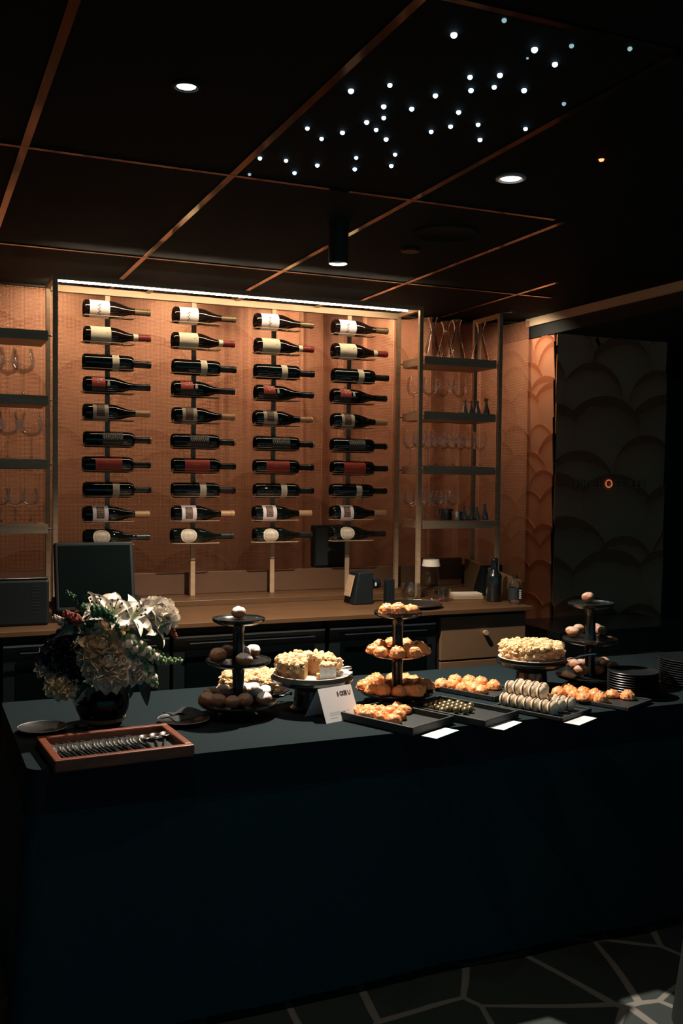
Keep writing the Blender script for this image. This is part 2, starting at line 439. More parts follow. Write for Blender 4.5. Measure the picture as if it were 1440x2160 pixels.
for y, xa, xb in ((2.92, -1.5, 2.07), (4.16, -1.5, 2.94), (1.68, -1.5, 1.9)):
    struct(MB().span((xa, y - .009, CZ - .0045), (xb, y + .009, CZ + .002)).obj('trim_%d' % k, M['trim'], smooth=False)); k += 1

# copper chain curtain hanging in front of the mural, flat on the left, pleated on the right
def curtain():
    b = MB(); b.uv = []; pts = []; s = 0
    x = -.3; last = None
    path = []
    while x < 3.21:
        a = min(1, max(0, (x - 1.25) / .5)); 
        amp = a * (.026 + .040 * (.5 + .5 * math.sin(x * 2.3 + 1)) ) * (1.25 if x > 2.2 else 1)
        y = 4.98 + amp * math.sin(x * 40 + 2.2 * math.sin(x * 6.1)) + .012 * math.sin(x * 3.1) + a * .010 * math.sin(x * 118 + 3 * math.sin(x * 9))
        if x > 3.02: y -= (x - 3.02) ** 2 * 4.2
        p = Vector((x, y, 0))
        if last: s += (p - last).length
        path.append((p, s)); last = p; x += .006 if x > 1.2 else .02
    zs = [.92, 1.3, 1.7, 2.1, CZ - .012]
    for j, z in enumerate(zs):
        for p, q in path: b.v.append((p.x, p.y, z)); b.uv.append((q, z))
    n = len(path)
    b.f = [(j * n + i, j * n + i + 1, (j + 1) * n + i + 1, (j + 1) * n + i) for j in range(len(zs) - 1) for i in range(n - 1)]
    t = thing('chain_curtain', 'copper woven chain curtain hanging from the ceiling behind the bar shelves', 'curtain', (0, 0, .92))
    o = b.obj('chain_sheet', M['chain'], t, ang=180); o.location = (0, 0, -.92)
    r = MB().tube([(-.3, 4.98, CZ - .008), (3.0, 4.98, CZ - .008), (3.2, 4.86, CZ - .008)], .006).obj('top_rail', M['dbronze'], t); r.location = (0, 0, -.92)
curtain()

# ---------------------------------------------------------------- ceiling lights
def downlight(name, label, loc, r, lens, power, ring=True, drop=0, size=1.4, col=(1, 1, .95), tilt=(0, 0), blend=.6):
    t = thing(name, label, 'ceiling light', loc)
    if drop:
        MB().lathe([(.0, drop), (r, drop), (r, .004), (r * .94, 0), (r * .86, 0), (r * .80, .03), (0, .03)], 40).obj('housing', M['black'], t)
        MB().lathe([(r * .93, -.001), (r * .86, -.001), (r * .84, .004), (r * .93, .003)], 40, closed=True).obj('rim', M['chrome'], t)
        MB().lathe([(0, .028), (r * .78, .028)], 32).obj('lens', lens, t)
    else:
        MB().lathe([(r, 0), (r * 1.0, -.006), (r * .80, -.008), (r * .72, -.002), (r * .68, -.0005), (r, 0)], 40).obj('bezel', M['chrome'] if ring else M['black'], t)
        MB().lathe([(0, -.004), (r * .66, -.004)], 32).obj('lens', lens, t)
    if power:
        l = bpy.data.lights.new(name + '_beam', 'SPOT'); l.energy = power; l.color = col; l.spot_size = size; l.spot_blend = blend; l.shadow_soft_size = .022
        lo = bpy.data.objects.new('beam', l); COL.objects.link(lo); lo.parent = t; lo.location = (0, 0, -.012 if not drop else .02)
        lo.rotation_euler = (tilt[0], tilt[1], 0)
    return t
downlight('recessed_downlight', 'white recessed downlight over the upper left of the room', at(393, 179, z=CZ), .034, M['lamp'], FRONT_SPOT * 1.25, size=1.9, ring=False, col=(1, .80, .60), tilt=(math.radians(12), 0))
downlight('recessed_downlight', 'bright recessed downlight with a glowing ring, right of the pin lights', at(1077, 374, z=CZ), .046, M['lamp'], FRONT_SPOT * .12, size=1.3)
pdl = at(713, 556, z=2.27)
downlight('cylinder_downlight', 'black cylindrical ceiling spotlight hanging above the buffet', (pdl.x, pdl.y, 2.27), .036, M['lampdim'], BAR_SPOT, drop=.15, size=2.15, col=SPOT_COLOR, tilt=(math.radians(-4), 0), blend=.5)
for i, wx in enumerate((-.05, .62, 1.2, 1.79, 2.42, 2.98)):
    t = thing('wall_washer', 'small black recessed wall washer above the chain curtain, %s' % nth(i, 6), 'ceiling light', (wx, 4.77 if i < 5 else 4.62, CZ - .0005), group='wall washers above the curtain')
    MB().lathe([(.020, -.001), (.026, -.003), (.030, 0)], 24).obj('bezel', M['black'], t)
    l = bpy.data.lights.new('washer_beam', 'SPOT'); l.energy = WASH; l.color = WASH_COLOR; l.spot_size = 2.5; l.spot_blend = 1.0; l.shadow_soft_size = .03
    lo = bpy.data.objects.new('beam', l); COL.objects.link(lo); lo.parent = t; lo.location = (0, 0, -.012); lo.rotation_euler = (.95, 0, 0) if i < 5 else (.2, -.55, 0)
t = thing('smoke_detector', 'small round brown ceiling sensor behind the cylindrical spotlight', 'sensor', at(865, 525, z=CZ))
MB().lathe([(0, -.012), (.036, -.012), (.040, -.006), (.040, 0), (0, 0)], 32).obj('cover', M['dbronze'], t)
t = thing('ceiling_speaker', 'large dark round ceiling speaker grille beside the small sensor', 'speaker', at(940, 490, z=CZ))
MB().lathe([(0, -.005), (.115, -.005), (.12, -.008), (.125, 0), (0, 0)], 48).obj('grille', M['ceil'], t)
t = thing('indicator_light', 'tiny orange glowing indicator light on the dark ceiling', 'indicator light', at(1268, 336, z=CZ))
MB().lathe([(0, -.006), (.006, -.005), (.008, 0), (0, 0)], 16).obj('lens', M['redled'], t)
MB().lathe([(.0082, 0), (.014, -.002), (.015, 0)], 20).obj('bezel', M['plast'], t)
stars = [(548,334),(603,339),(621,365),(526,368),(669,349),(648,271),(678,293),(722,280),(740,192),(751,333),(748,357),(773,258),(793,274),(822,180),(809,225),(809,249),(814,294),(833,326),(825,350),(868,230),(918,202),(957,74),(909,278),(950,267),(967,237),(991,163),(993,191),(1008,263),(1012,295),(1042,184),(1054,159),(1063,43),(1105,191),(1108,272),(1127,105),(1170,136),(1189,219),(1205,97),(1328,103),(1112,123)]
stars.sort()
sp = MB().ball((0, 0, 0), (.0062, .0062, .0055), 12, 6)
s0 = sp.obj('pin_light', M['star']); s0.name = 'pin_light'
tag(s0, '', 'ceiling light', 'starry pin lights scattered over the ceiling')
P0 = Proto(s0)
dims = {(1063, 43), (1328, 103), (1112, 123), (1205, 97), (1189, 219), (526, 368)}
for i, (x, y) in enumerate(stars):
    if (x, y) in dims: continue
    big = 1.18 if y < 200 and x in (957, 1127, 740) else 1.0 + .06 * math.sin(i * 3)
    P0.put(at(x, y, z=CZ - .003), label='glowing blue-white ceiling pin light, %s of the forty' % nth(i, len(stars)), sc=big)
s1 = MB().ball((0, 0, 0), (.0062, .0062, .0055), 12, 6).obj('pin_light', M['stardim'])
tag(s1, '', 'ceiling light', 'starry pin lights scattered over the ceiling'); P1 = Proto(s1)
for i, (x, y) in enumerate(stars):
    if (x, y) in dims: P1.put(at(x, y, z=CZ - .003), label='faint greenish ceiling pin light, %s of the forty' % nth(i, len(stars)), sc=.45 if (x, y) == (1112, 123) else .85)

# ================================================================ BACK BAR
# counter
t = thing('bar_counter', 'long bronze back bar worktop running below the bottle rack', 'countertop', (0, 3.82, .9))
MB().span((-.7, 0, 0), (2.63, .74, .02)).obj('worktop', M['counter'], t, smooth=False, bevel=.002)
MB().span((.56, .50, .02), (2.62, .74, .045)).obj('rear_ledge', M['counter'], t, smooth=False, bevel=.002)
tag(MB().span((-.6, 4.565, .945), (2.70, 4.59, 1.05)).obj('splashback', M['splash'], smooth=False, bevel=.002), 'brown metal splashback strip standing along the back of the bar worktop', 'splashback')
# under-counter fridges
def fridge(x0, x1, label):
    t = thing('undercounter_fridge', label, 'fridge', ((x0 + x1) / 2, 3.86, 0), group='fridges under the bar worktop')
    w = (x1 - x0) / 2 - .004
    MB().span((-w, 0.03, .06), (w, .62, .895)).obj('cabinet_body', M['plast'], t, smooth=False)
    MB().span((-w, 0, .10), (w, .028, .866)).obj('door', M['gloss'], t, smooth=False, bevel=.003)
    d = MB().span((-w + .003, -.006, .855), (w - .003, -.001, .862)).obj('door_edge', M['dooredge'], t, smooth=False)
    g = MB().span((-w + .05, -.004, .55), (w - .05, -.0005, .80)).obj('glass_pane', M['screen'], t, smooth=False)
    MB().tube([(-w + .06, -.03, .835), (w - .06, -.03, .835)], .004).obj('handle', M['plast'], t)
fridge(.30, .94, 'black glass-fronted bar fridge behind the flowers, left of the fridges')
fridge(.945, 1.61, 'black bar fridge behind the left cake stands, between two others')
fridge(1.62, 2.145, 'black bar fridge behind the middle pastry stand, beside the bronze drawers')
t = thing('drawer_cabinet', 'bronze drawer cabinet at the right end of the back bar', 'cabinet', (2.385, 3.85, 0))
MB().span((-.235, 0.022, .04), (.235, .66, .898)).obj('body', M['dbronze'], t, smooth=False)
for z0, z1 in ((.69, .885), (.48, .682), (.10, .472)):
    d = MB().span((-.223, 0, z0), (.223, .02, z1)).obj('drawer', M['cabinet'], t, smooth=False, bevel=.002)
    d0 = MB().lathe([(0, .022), (.011, .022), (.012, .018), (.008, 0)], 20, T=TR((0.0, 0, (z0 + z1) / 2 + .02), rx=PI / 2)).obj('knob', M['bronze'], d)
t = thing('drawer_cabinet', 'dark bronze cabinet under the left end of the back bar', 'cabinet', (-.15, 3.85, 0))
MB().span((-.45, 0.022, .04), (.44, .66, .898)).obj('body', M['dbronze'], t, smooth=False)
for z0, z1 in ((.68, .885), (.10, .672)):
    MB().span((-.44, 0, z0), (.43, .02, z1)).obj('drawer', M['cabinet'], t, smooth=False, bevel=.002)
# dark low service table in front of the niche wall
t = thing('service_table', 'low black service counter in front of the dark scalloped wall', 'table', (3.35, 4.28, 0))
MB().span((-.42, -.25, .62), (.44, .22, .75)).obj('top', M['gloss'], t, smooth=False, bevel=.003)
for sx in (-.38, .40):
    for sy in (-.21, .18): MB().span((sx - .02, sy - .02, 0), (sx + .02, sy + .02, .62)).obj('leg', M['plast'], t, smooth=False)

# bottle rack
COLS = [.802, 1.198, 1.590, 1.985]
ROWS = [2.233, 2.118, 2.000, 1.899, 1.780, 1.662, 1.552, 1.440, 1.331, 1.228]
rack = thing('bottle_rack', 'bronze metal frame holding forty wine bottles in four columns behind the bar', 'rack', (0, 4.5, 0))
def bar(name, a, b_, m, par=rack, label=None): return MB().span(a, b_).obj(name, m, par, smooth=False, bevel=.0012, label=label)
for x in (.545, 2.257):
    for y in (0, -.24): bar('frame_post', (x - .010, y - .010, .92 if y else .945), (x + .010, y + .010, 2.335), M['bronze'])
    bar('side_rail', (x - .010, -.23, 2.315), (x + .010, -.010, 2.335), M['bronze'])
bar('front_rail', (.555, -.25, 2.315), (2.247, -.23, 2.335), M['bronze'])
bar('rear_rail', (.555, -.014, 2.305), (2.247, .012, 2.335), M['bronze'])
for x in (.98, 1.40, 1.80): bar('cross_bracket', (x - .010, -.23, 2.327), (x + .010, -.014, 2.334), M['bronze'])
ch = bar('light_channel', (.56, -.205, 2.326), (2.21, -.180, 2.334), M['dbronze'])
MB().tube([(.562, -.192, 2.318), (2.208, -.192, 2.318)], .0042, 10).obj('led_strip', M['led'], rack, label='glowing warm light strip')
for x in COLS:
    bar('hanger_post', (x - .011, -.004, .945), (x + .011, .006, 2.306), M['bronze'])
TYPES = ['bg', 'bg', 'bd', 'bg', 'bg', 'bd', 'bd', 'bd', 'bg', 'bg']
RAD = {'bg': .0385, 'bd': .0360}
def cradle_mesh(r):
    hw = .028; x0, x1 = -.118, .104; c = .012; pts = []
    for cx, cy, a0 in ((x1 - c, hw - c, 0), (x0 + c, hw - c, PI / 2), (x0 + c, -hw + c, PI), (x1 - c, -hw + c, 1.5 * PI)):
        for k_ in range(5):
            a = a0 + k_ * PI / 8; pts.append((cx + c * math.cos(a), cy + c * math.sin(a), 0))
    b = MB().tube(pts, .0026, 6, loop=True)
    b.box((0, hw + .019, -.0005), (.016, .036, .004)); b.box((x0 - .004, 0, 0), (.01, .01, .004))
    b.tube([(.052, -hw + .001, 0), (.052, hw - .001, 0)], .002, 6)
    b.tube([(-.07, -hw + .001, 0), (-.07, hw - .001, 0)], .002, 6)
    return b
cr = {k_: cradle_mesh(RAD[k_]).mesh('cradle', M['bronze']) for k_ in RAD}
for x in COLS:
    for z, ty in zip(ROWS, TYPES):
        o = bpy.data.objects.new('cradle', cr[ty]); COL.objects.link(o); o.parent = rack
        o.location = (x, -.064, z - math.sqrt(RAD[ty] ** 2 - .026 ** 2) - .0035)

# bottles: built lying along +X, axis at the origin, base at x=-.115
TX = Matrix(((0, 0, 1, -.115), (1, 0, 0, 0), (0, 1, 0, 0), (0, 0, 0, 1)))   # local z -> X
def prof(ty):
    if ty == 'bg':
        R = .0385; p = [(0, .022), (.018, .016), (.030, .002), (.034, 0), (R, .006), (R, .118)]
        for i in range(1, 13):
            t_ = i / 12; s_ = (1 - math.cos(PI * t_)) / 2
            p.append((R + (.0145 - R) * s_, .118 + .105 * t_))
        p += [(.0142, .262), (.0142, .276), (.0158, .277), (.0158, .284), (.0146, .285), (.0146, .292), (0, .292)]
    else:
        R = .0360; p = [(0, .022), (.018, .016), (.028, .002), (.032, 0), (R, .006), (R, .182)]
        for i in range(1, 11):
            t_ = i / 10; s_ = math.sin(t_ * PI / 2)
            p.append((.0145 + (R - .0145) * math.sqrt(max(0, 1 - t_ ** 2.2)), .182 + .034 * s_ + .004 * t_))
        p += [(.0142, .225), (.0140, .280), (.0156, .281), (.0156, .290), (.0145, .291), (.0145, .2975), (0, .2975)]
    return p
def patch(b, x0, x1, a0, a1, r, n=14):
    """cylindrical patch; angle 0 faces the viewer (-Y), 90 degrees faces up"""
    f_ = lambda u, v: (x0 - .115 + (x1 - x0) * u, -r * math.cos(a0 + (a1 - a0) * v), r * math.sin(a0 + (a1 - a0) * v))
    b.grid(f_, 2, n); return b
def strokes(b, polys, r, wd=.0012):
    for pl in polys:
        for (xa, ta), (xb, tb) in zip(pl, pl[1:]):
            L = math.hypot(xb - xa, (tb - ta) * r) or 1e-6; nx, nt = -(tb - ta) * r / L, (xb - xa) / L
            q = []
            for (xx, tt, sg) in ((xa, ta, 1), (xb, tb, 1), (xb, tb, -1), (xa, ta, -1)):
                X = xx + nx * wd * sg; A = tt + nt * wd * sg / r; q.append((X - .115, -r * math.cos(A), r * math.sin(A)))
            n = len(b.v); b.v += q; b.f.append((n, n + 1, n + 2, n + 3))
    return b
def bottle(kind):
    ty = TYPES[kind]; R = RAD[ty]; p = prof(ty); L = p[-1][1]
    t = thing('wine_bottle', '', 'wine bottle')
    MB().lathe(p, 40, T=TX).obj('glass', M['glassr'] if kind in (0, 1) else M['glassb'], t, ang=50)
    def cap(m, a): 
        q = [(r + .0006, z) for r, z in p if z >= a and r > 0]
        q0 = [(r, z) for r, z in p if z < a][-1]
        MB().lathe([(q0[0] + .0006, a)] + q + [(0, L + .0008)], 32, T=TX).obj('capsule', m, t, ang=50)
    D = math.radians
    def lab(m, x0, x1, a0=-75, a1=110, name='label'):
        return patch(MB(), x0, x1, D(a0), D(a1), R + .0006, 24).obj(name, m, t)
    if kind == 0:
        l = lab(M['paper'], .022, .108, -100, 150); cap(M['capolive'], .222)
        sq = [[(.062 + .006 * math.sin(i * 1.9), D(-50 + i * 7)) for i in range(12)], [(.055, D(-30)), (.069, D(-20))], [(.056, D(14)), (.070, D(20)), (.064, D(28))]]
        strokes(MB(), sq, R + .0012, .0010).obj('label_print', M['ink'], l)
    if kind == 1:
        l = lab(M['cream'], .024, .112, -100, 150); cap(M['capred'], .236)
        MB().lathe([(.0165, .214), (.0156, .235)], 28, T=TX).obj('neck_band', M['cream'], t)
        strokes(MB(), [[(.030, D(-12)), (.105, D(-12))], [(.030, D(-22)), (.098, D(-22))]], R + .0012, .0004).obj('label_print', M['lightink'], l)
        strokes(MB(), [[(.094, D(12)), (.098, D(16)), (.094, D(20)), (.090, D(16)), (.094, D(12))]], R + .0012, .0006).obj('label_crest', M['brownlab'], l)
    if kind == 2 or kind == 7:
        lab(M['cream'] if kind == 2 else M['tanlab'], .122, .152, -120, 150); cap(M['capblk'], .226)
    if kind == 3:
        l = lab(M['redlab'], .030, .088, -5, 75); lab(M['darklab'], .030, .088, -60, -6, 'lower_label'); cap(M['capblk'], .232)
        D_ = D
        sq = [[(.036, D(60)), (.050, D(60))], [(.043, D(60)), (.043, D(20))], [(.054, D(58)), (.054, D(22))], [(.054, D(58)), (.062, D(58))], [(.054, D(40)), (.061, D(40))], [(.054, D(22)), (.062, D(22))], [(.066, D(22)), (.066, D(56)), (.071, D(36)), (.076, D(56)), (.076, D(22))], [(.082, D(58)), (.082, D(30))]]
        strokes(MB(), sq, R + .0012, .0013).obj('label_print', M['paper'], l)
        patch(MB(), .096, .108, D(0), D(22), R + .0006).obj('medallion', M['tanlab'], t)
        patch(MB(), .098, .106, D(22), D(36), R + .0006).obj('medallion', M['tanlab'], t)
    if kind in (4, 8):
        l = lab(M['tanlab'] if kind == 4 else M['paper'], .036, .104, -90, 150); cap(M['captan'], .226)
        patch(MB(), .052, .086, D(-26), D(60), R + .0012, 10).obj('label_print', M['brownlab'], l)
        strokes(MB(), [[(.058, D(a)), (.082, D(a))] for a in (-14, 0, 14, 28, 42)], R + .0018, .0005).obj('label_lines', M['lightink'], l)
    if kind == 5:
        l = lab(M['darklab'], .076, .166, -40, 60); cap(M['capblk'], .226)
        sq = []
        for i in range(9):
            x = .082 + i * .0095; sq.append([(x, D(-20)), (x + .004, D(5)), (x - .001, D(22)), (x + .003, D(46))])
            sq.append([(x - .003, D(8 + 10 * (i % 2))), (x + .005, D(12 + 8 * (i % 3)))])
        strokes(MB(), sq, R + .0012, .0008).obj('label_print', M['lightink'], l)
        MB().lathe([(.0162, .2905), (.0152, .2985), (0, .2985)], 24, T=TX).obj('lip', M['captan'], t)
    if kind == 6:
        l = lab(M['redlab'], .050, .166, -60, 70); cap(M['capblk'], .226)
        strokes(MB(), [[(.098 + .003 * math.sin(i), D(-10 + i * 8)) for i in range(6)], [(.080, D(10)), (.120, D(10))]], R + .0012, .0006).obj('label_print', M['captan'], l)
    if kind == 9:
        b = MB(); n = 28; cx, cr_ = .072, .036
        b.v.append((cx - .115, -(R + .0006), 0)); 
        rings = [.35, .7, 1]
        for q in rings:
            for i in range(n):
                a = 2 * PI * i / n; A = q * cr_ * math.sin(a) / R * 1.0 + .15; b.v.append((cx - .115 + q * cr_ * math.cos(a) * 1.05, -(R + .0006) * math.cos(A), (R + .0006) * math.sin(A)))
        b.v[0] = (cx - .115, -(R + .0006) * math.cos(.15), (R + .0006) * math.sin(.15))
        for i in range(n): b.f.append((0, 1 + i, 1 + (i + 1) % n))
        for q in range(2):
            for i in range(n): b.f.append((1 + q * n + i, 1 + (q + 1) * n + i, 1 + (q + 1) * n + (i + 1) % n, 1 + q * n + (i + 1) % n))
        l = b.obj('label', M['tanlab'], t); cap(M['capblk'], .232)
        sq = [[(.050 + i * .006, D(2)), (.052 + i * .006, D(20))] for i in range(8)] + [[(cx + .028 * math.cos(a / 10), .15 + .028 / R * math.sin(a / 10)) for a in range(0, 64, 3)]]
        strokes(MB(), sq, R + .0012, .0006).obj('label_print', M['brownlab'], l)
    return t
DESC = ['dark burgundy bottle with white script label', 'burgundy bottle with plain cream label and red capsule', 'black bottle with a narrow cream band', 'black bottle with red and dark label', 'bottle with brown-centred tan label and tan capsule', 'black bottle with ornate dark label', 'black bottle with long red label', 'black bottle with a narrow tan band', 'bottle with white and brown label and tan capsule', 'dark bottle with rounded cream label']
CN = ['leftmost column', 'second column', 'third column', 'rightmost column']
RN = ['top row', 'second row down', 'third row down', 'fourth row down', 'fifth row down', 'sixth row down', 'seventh row down', 'eighth row down', 'ninth row down', 'bottom row']
for r_, z in enumerate(ROWS):
    pb = Proto(bottle(r_))
    for c_, x in enumerate(COLS):
        jig = [0, .002, -.002, .001][(c_ + r_) % 4]
        pb.put((x + jig, 4.5 - .064, z), (math.radians([0, 3, -4, 6][(c_ * 3 + r_) % 4]), 0, 0), '%s, %s, %s' % (DESC[r_], RN[r_], CN[c_]), 'wine bottles lying in the rack')

# shelving units
LEV = [(2.060, 2.100), (1.792, 1.832), (1.527, 1.566), (1.258, 1.296)]
def shelving(label, x0, x1, posts):
    t = thing('shelving_unit', label, 'shelf', (x0, 4.5, 0), group='metal shelving units flanking the bottle rack')
    for z0, z1 in LEV:
        s_ = MB().span((.0, -.238, z0), (x1 - x0, .0, z1)).obj('shelf', M['bronze'], t, smooth=False, bevel=.0015)
        for px in (-.008, x1 - x0 + .008):
            for py in (-.238 + .012, -.012):
                MB().lathe([(0, -.009), (.004, -.009), (.004, .009), (0, .009)], 12, T=TR((px, py, (z0 + z1) / 2), ry=PI / 2)).obj('bolt', M['steel'], s_)
    for px in posts:
        for py in (0, -.24):
            MB().span((px - x0 - .010, py - .010, .921 if py else .946), (px - x0 + .010, py + .010, 2.335)).obj('post', M['bronze'], t, smooth=False, bevel=.0012)
        MB().span((px - x0 - .010, -.23, 2.315), (px - x0 + .010, -.01, 2.335)).obj('top_rail', M['bronze'], t, smooth=False)
    return t
shelving('bronze four-tier glass shelf to the right of the bottle rack', 2.283, 2.690, [2.706])
shelving('bronze four-tier glass shelf to the left of the bottle rack', .09, .517, [.074])

# glassware
def wine_glass(h, rb, rim, name='wine_glass', stem=.0035):
    t = thing(name, '', 'glass')
    zb = h * .46
    p = [(0, .001), (rb * .86, .0015), (rb * .86, .003), (.006, .007), (stem, .016), (stem, zb - .012), (.006, zb - .003)]
    for i in range(1, 15):
        u = i / 14; a = u * PI * .62
        r = rb * math.sin(a) if u < .8 else None
        r = rb * math.sin(min(a, PI / 2)) if a < PI / 2 else rb - (rb - rim) * ((a - PI / 2) / (PI * .12)) ** 1.2
        p.append((max(r, .006), zb + (h - zb) * (1 - math.cos(min(a, PI / 2))) * .45 if a < PI / 2 else zb + (h - zb) * (.45 + .55 * (a - PI / 2) / (PI * .12))))
    MB().lathe(p[6:], 28).obj('bowl', M['clear'], t, ang=180)
    MB().lathe(p[3:8], 16).obj('stem', M['clear2'], t, ang=180)
    MB().lathe(p[:5], 28).obj('foot', M['clear2'], t, ang=180)
    return t
g_big = Proto(wine_glass(.200, .052, .038)); g_med = Proto(wine_glass(.180, .040, .030)); g_small = Proto(wine_glass(.150, .036, .027))
SHN = {0: 'top', 1: 'second', 2: 'third', 3: 'lowest'}
def row_glasses(proto, side, lev, xs, group):
    for i, (px, dy) in enumerate(xs):
        z = LEV[lev][1] + .0005
        p_ = at(px, 900, y=4.385 + dy)
        p_.z = z
        proto.put(p_, (0, 0, i * .4), 'clear stemmed wine glass, %s on the %s shelf %s of the rack' % (nth(i, len(xs)), SHN[lev], side), group)
row_glasses(g_big, 'left', 1, [(-14, -.05), (16, .05), (48, -.04)], 'wine glasses on the left shelves')
row_glasses(g_big, 'left', 2, [(-16, .05), (16, -.05), (66, .0)], 'wine glasses on the left shelves')
row_glasses(g_small, 'left', 3, [(2, -.02), (32, .04), (64, -.02)], 'wine glasses on the left shelves')
g_small.used = True
row_glasses(g_med, 'right', 1, [(872, .02), (904, -.03), (933, .0), (967, -.02)], 'wine glasses on the right shelves')
row_glasses(g_med, 'right', 2, [(866, .04), (886, -.05), (903, .02), (921, -.04), (938, .04), (955, -.05), (973, .03), (989, -.04), (1013, .0)], 'wine glasses on the right shelves')
row_glasses(g_small, 'right', 3, [(868, -.01), (886, .06), (898, -.04), (922, .04), (931, -.06), (958, -.02)], 'wine glasses on the right shelves')
# decanters on the top right shelf
d = thing('decanter', '', 'decanter')
MB().lathe([(0, .003), (.046, .0), (.056, .006), (.058, .018), (.050, .05), (.034, .10), (.019, .145), (.0155, .165), (.019, .19), (.031, .215), (.033, .218)], 36).obj('body', M['clear2'], d, ang=180)
MB().lathe([(.031, .2165), (.034, .218), (.0345, .2195), (.0315, .2185)], 36, closed=True).obj('lip', M['clear2'], d, ang=180)
pd = Proto(d)
for i, (px, dy) in enumerate([(911, -.03), (939, .05), (962, -.02), (1012, .0)]):
    p_ = at(px, 750, y=4.38 + dy); p_.z = LEV[0][1] + .0005
    pd.put(p_, (0, 0, i), 'clear flared glass decanter, %s on the top right shelf' % nth(i, 4), 'decanters on the top right shelf', sc=(.78, .78, .92))
# metal pourers / jiggers
j = thing('metal_jigger', '', 'jigger')
MB().lathe([(0, .001), (.019, .0), (.021, .004), (.019, .02), (.008, .058), (.006, .068), (.009, .075), (.013, .083), (.0125, .083), (.006, .072)], 28).obj('body', M['satin'], j, ang=60)
MB().tube([(.0, 0, .083), (.008, 0, .090), (.016, 0, .088)], .0018).obj('spout', M['satin'], j)
pj = Proto(j)
for lev, xs in ((1, [979, 993, 1006, 1024]), (3, [981, 994, 1008, 1024])):
    for i, px in enumerate(xs):
        p_ = at(px, 900, y=4.36 + .02 * (i % 2)); p_.z = LEV[lev][1] + .0005
        pj.put(p_, (0, 0, i * 1.1), 'small metal bar pourer, %s on the %s right shelf' % (nth(i, 4), SHN[lev]), 'metal pourers on the right shelves', sc=1.0 if i == 3 else .82)
t = thing('mixing_tin', 'dark metal mixing tin on the lowest right shelf, beside the pourers', 'bar tin', at(940, 1100, y=4.40)); t.location.z = LEV[3][1] + .0005
MB().lathe([(0, .001), (.030, 0), (.038, .055), (.040, .056), (.037, .055), (.029, .003), (0, .003)], 28).obj('body', M['dsteel'], t)
t = thing('mixing_tin', 'shiny metal measuring cup at the front of the lowest right shelf', 'bar tin', at(963, 1100, y=4.33)); t.location.z = LEV[3][1] + .0005
MB().lathe([(0, .001), (.024, 0), (.030, .045), (.032, .046), (.029, .045), (.023, .003), (0, .003)], 28).obj('body', M['steel'], t)

# things on the back bar
CT = .9205
def rbox(name, m, a, b_, par=None, bev=.004, T=None):
    return MB().span(a, b_, T).obj(name, m, par, smooth=False, bevel=bev)
a = at(118, 1262, y=3.98); b2 = at(286, 1255, y=3.98)
wd = b2.x - a.x; cx = (a.x + b2.x) / 2
t = thing('cash_register', 'black touchscreen till on the bar worktop behind the flowers', 'till', (cx, 3.98, CT))
rbox('base', M['plast'], (-wd / 2 + .02, .02, 0), (wd / 2 + .06, .30, .075), t, .01)
Ts = Matrix.Translation((0, 0, .045)) @ Euler((math.radians(-14), 0, 0)).to_matrix().to_4x4()
sc = rbox('screen_housing', M['plast'], (-wd / 2, -.01, 0), (wd / 2, .03, .275), t, .006, Ts)
rbox('screen', M['screen'], (-wd / 2 + .014, -.0125, .018), (wd / 2 - .014, -.0105, .261), sc, .0005, Ts)
for i in range(10): rbox('vent', M['black'], (wd / 2 + .0002, .004, .05 + i * .018), (wd / 2 + .0012, .024, .056 + i * .018), sc, 0, Ts)
MB().lathe([(0, 0), (.045, 0), (.045, .10), (0, .115)], 24, T=TR((wd / 2 - .02, .16, .075), rx=0)).obj('receipt_cover', M['plast'], t)
a = at(-40, 1300, y=3.95); b2 = at(104, 1300, y=3.95)
t = thing('receipt_printer', 'black boxy appliance with side vents at the far left of the worktop', 'appliance', ((a.x + b2.x) / 2, 3.95, CT))
wd = b2.x - a.x
rbox('housing', M['plast'], (-wd / 2, 0, 0), (wd / 2, .28, .178), t, .01)
rbox('lid', M['gloss'], (-wd / 2 + .004, .004, .178), (wd / 2 - .004, .27, .186), t, .003)
for i in range(9): rbox('vent', M['dsteel'], (wd / 2 - .065, -.0012, .05 + i * .0125), (wd / 2 - .035, -.0002, .0525 + i * .0125), t, 0)
# small wall speaker / monitor behind the last column
a = at(664, 1198, y=4.60); b2 = at(735, 1108, y=4.60)
t = thing('monitor_speaker', 'black panel speaker standing behind the rightmost bottle column', 'speaker', ((a.x + b2.x) / 2, 4.635, 1.0505))
rbox('cabinet', M['plast'], (-(b2.x - a.x) / 2, -.03, 0), ((b2.x - a.x) / 2, .03, b2.z - 1.05), t, .006)
rbox('grille', M['black'], (-(b2.x - a.x) / 2 + .008, -.034, .01), ((b2.x - a.x) / 2 - .008, -.030, b2.z - 1.06), t, .001)
# card terminal stand & lamp
p_ = at(757, 1272, z=CT)
t = thing('coffee_grinder', 'black wedge-shaped machine with a round side handle on the worktop', 'machine', (p_.x, p_.y, CT), rz=0)
MB().add([(-.055, -.06, 0), (.045, -.06, 0), (.045, .06, 0), (-.055, .06, 0), (-.025, -.05, .145), (.050, -.05, .15), (.050, .05, .15), (-.025, .05, .145)],
         [(0, 3, 2, 1), (4, 5, 6, 7), (0, 1, 5, 4), (1, 2, 6, 5), (2, 3, 7, 6), (3, 0, 4, 7)]).obj('body', M['plast'], t, smooth=False, bevel=.005)
MB().lathe([(0, 0), (.022, 0), (.026, .006), (.026, .050), (.02, .058), (0, .058)], 28, T=TR((.046, 0, .09), ry=PI / 2)).obj('knob', M['gloss'], t)
MB().span((.052, -.062, .085), (.060, -.0605, .10)).obj('badge', M['grey'], t, smooth=False)
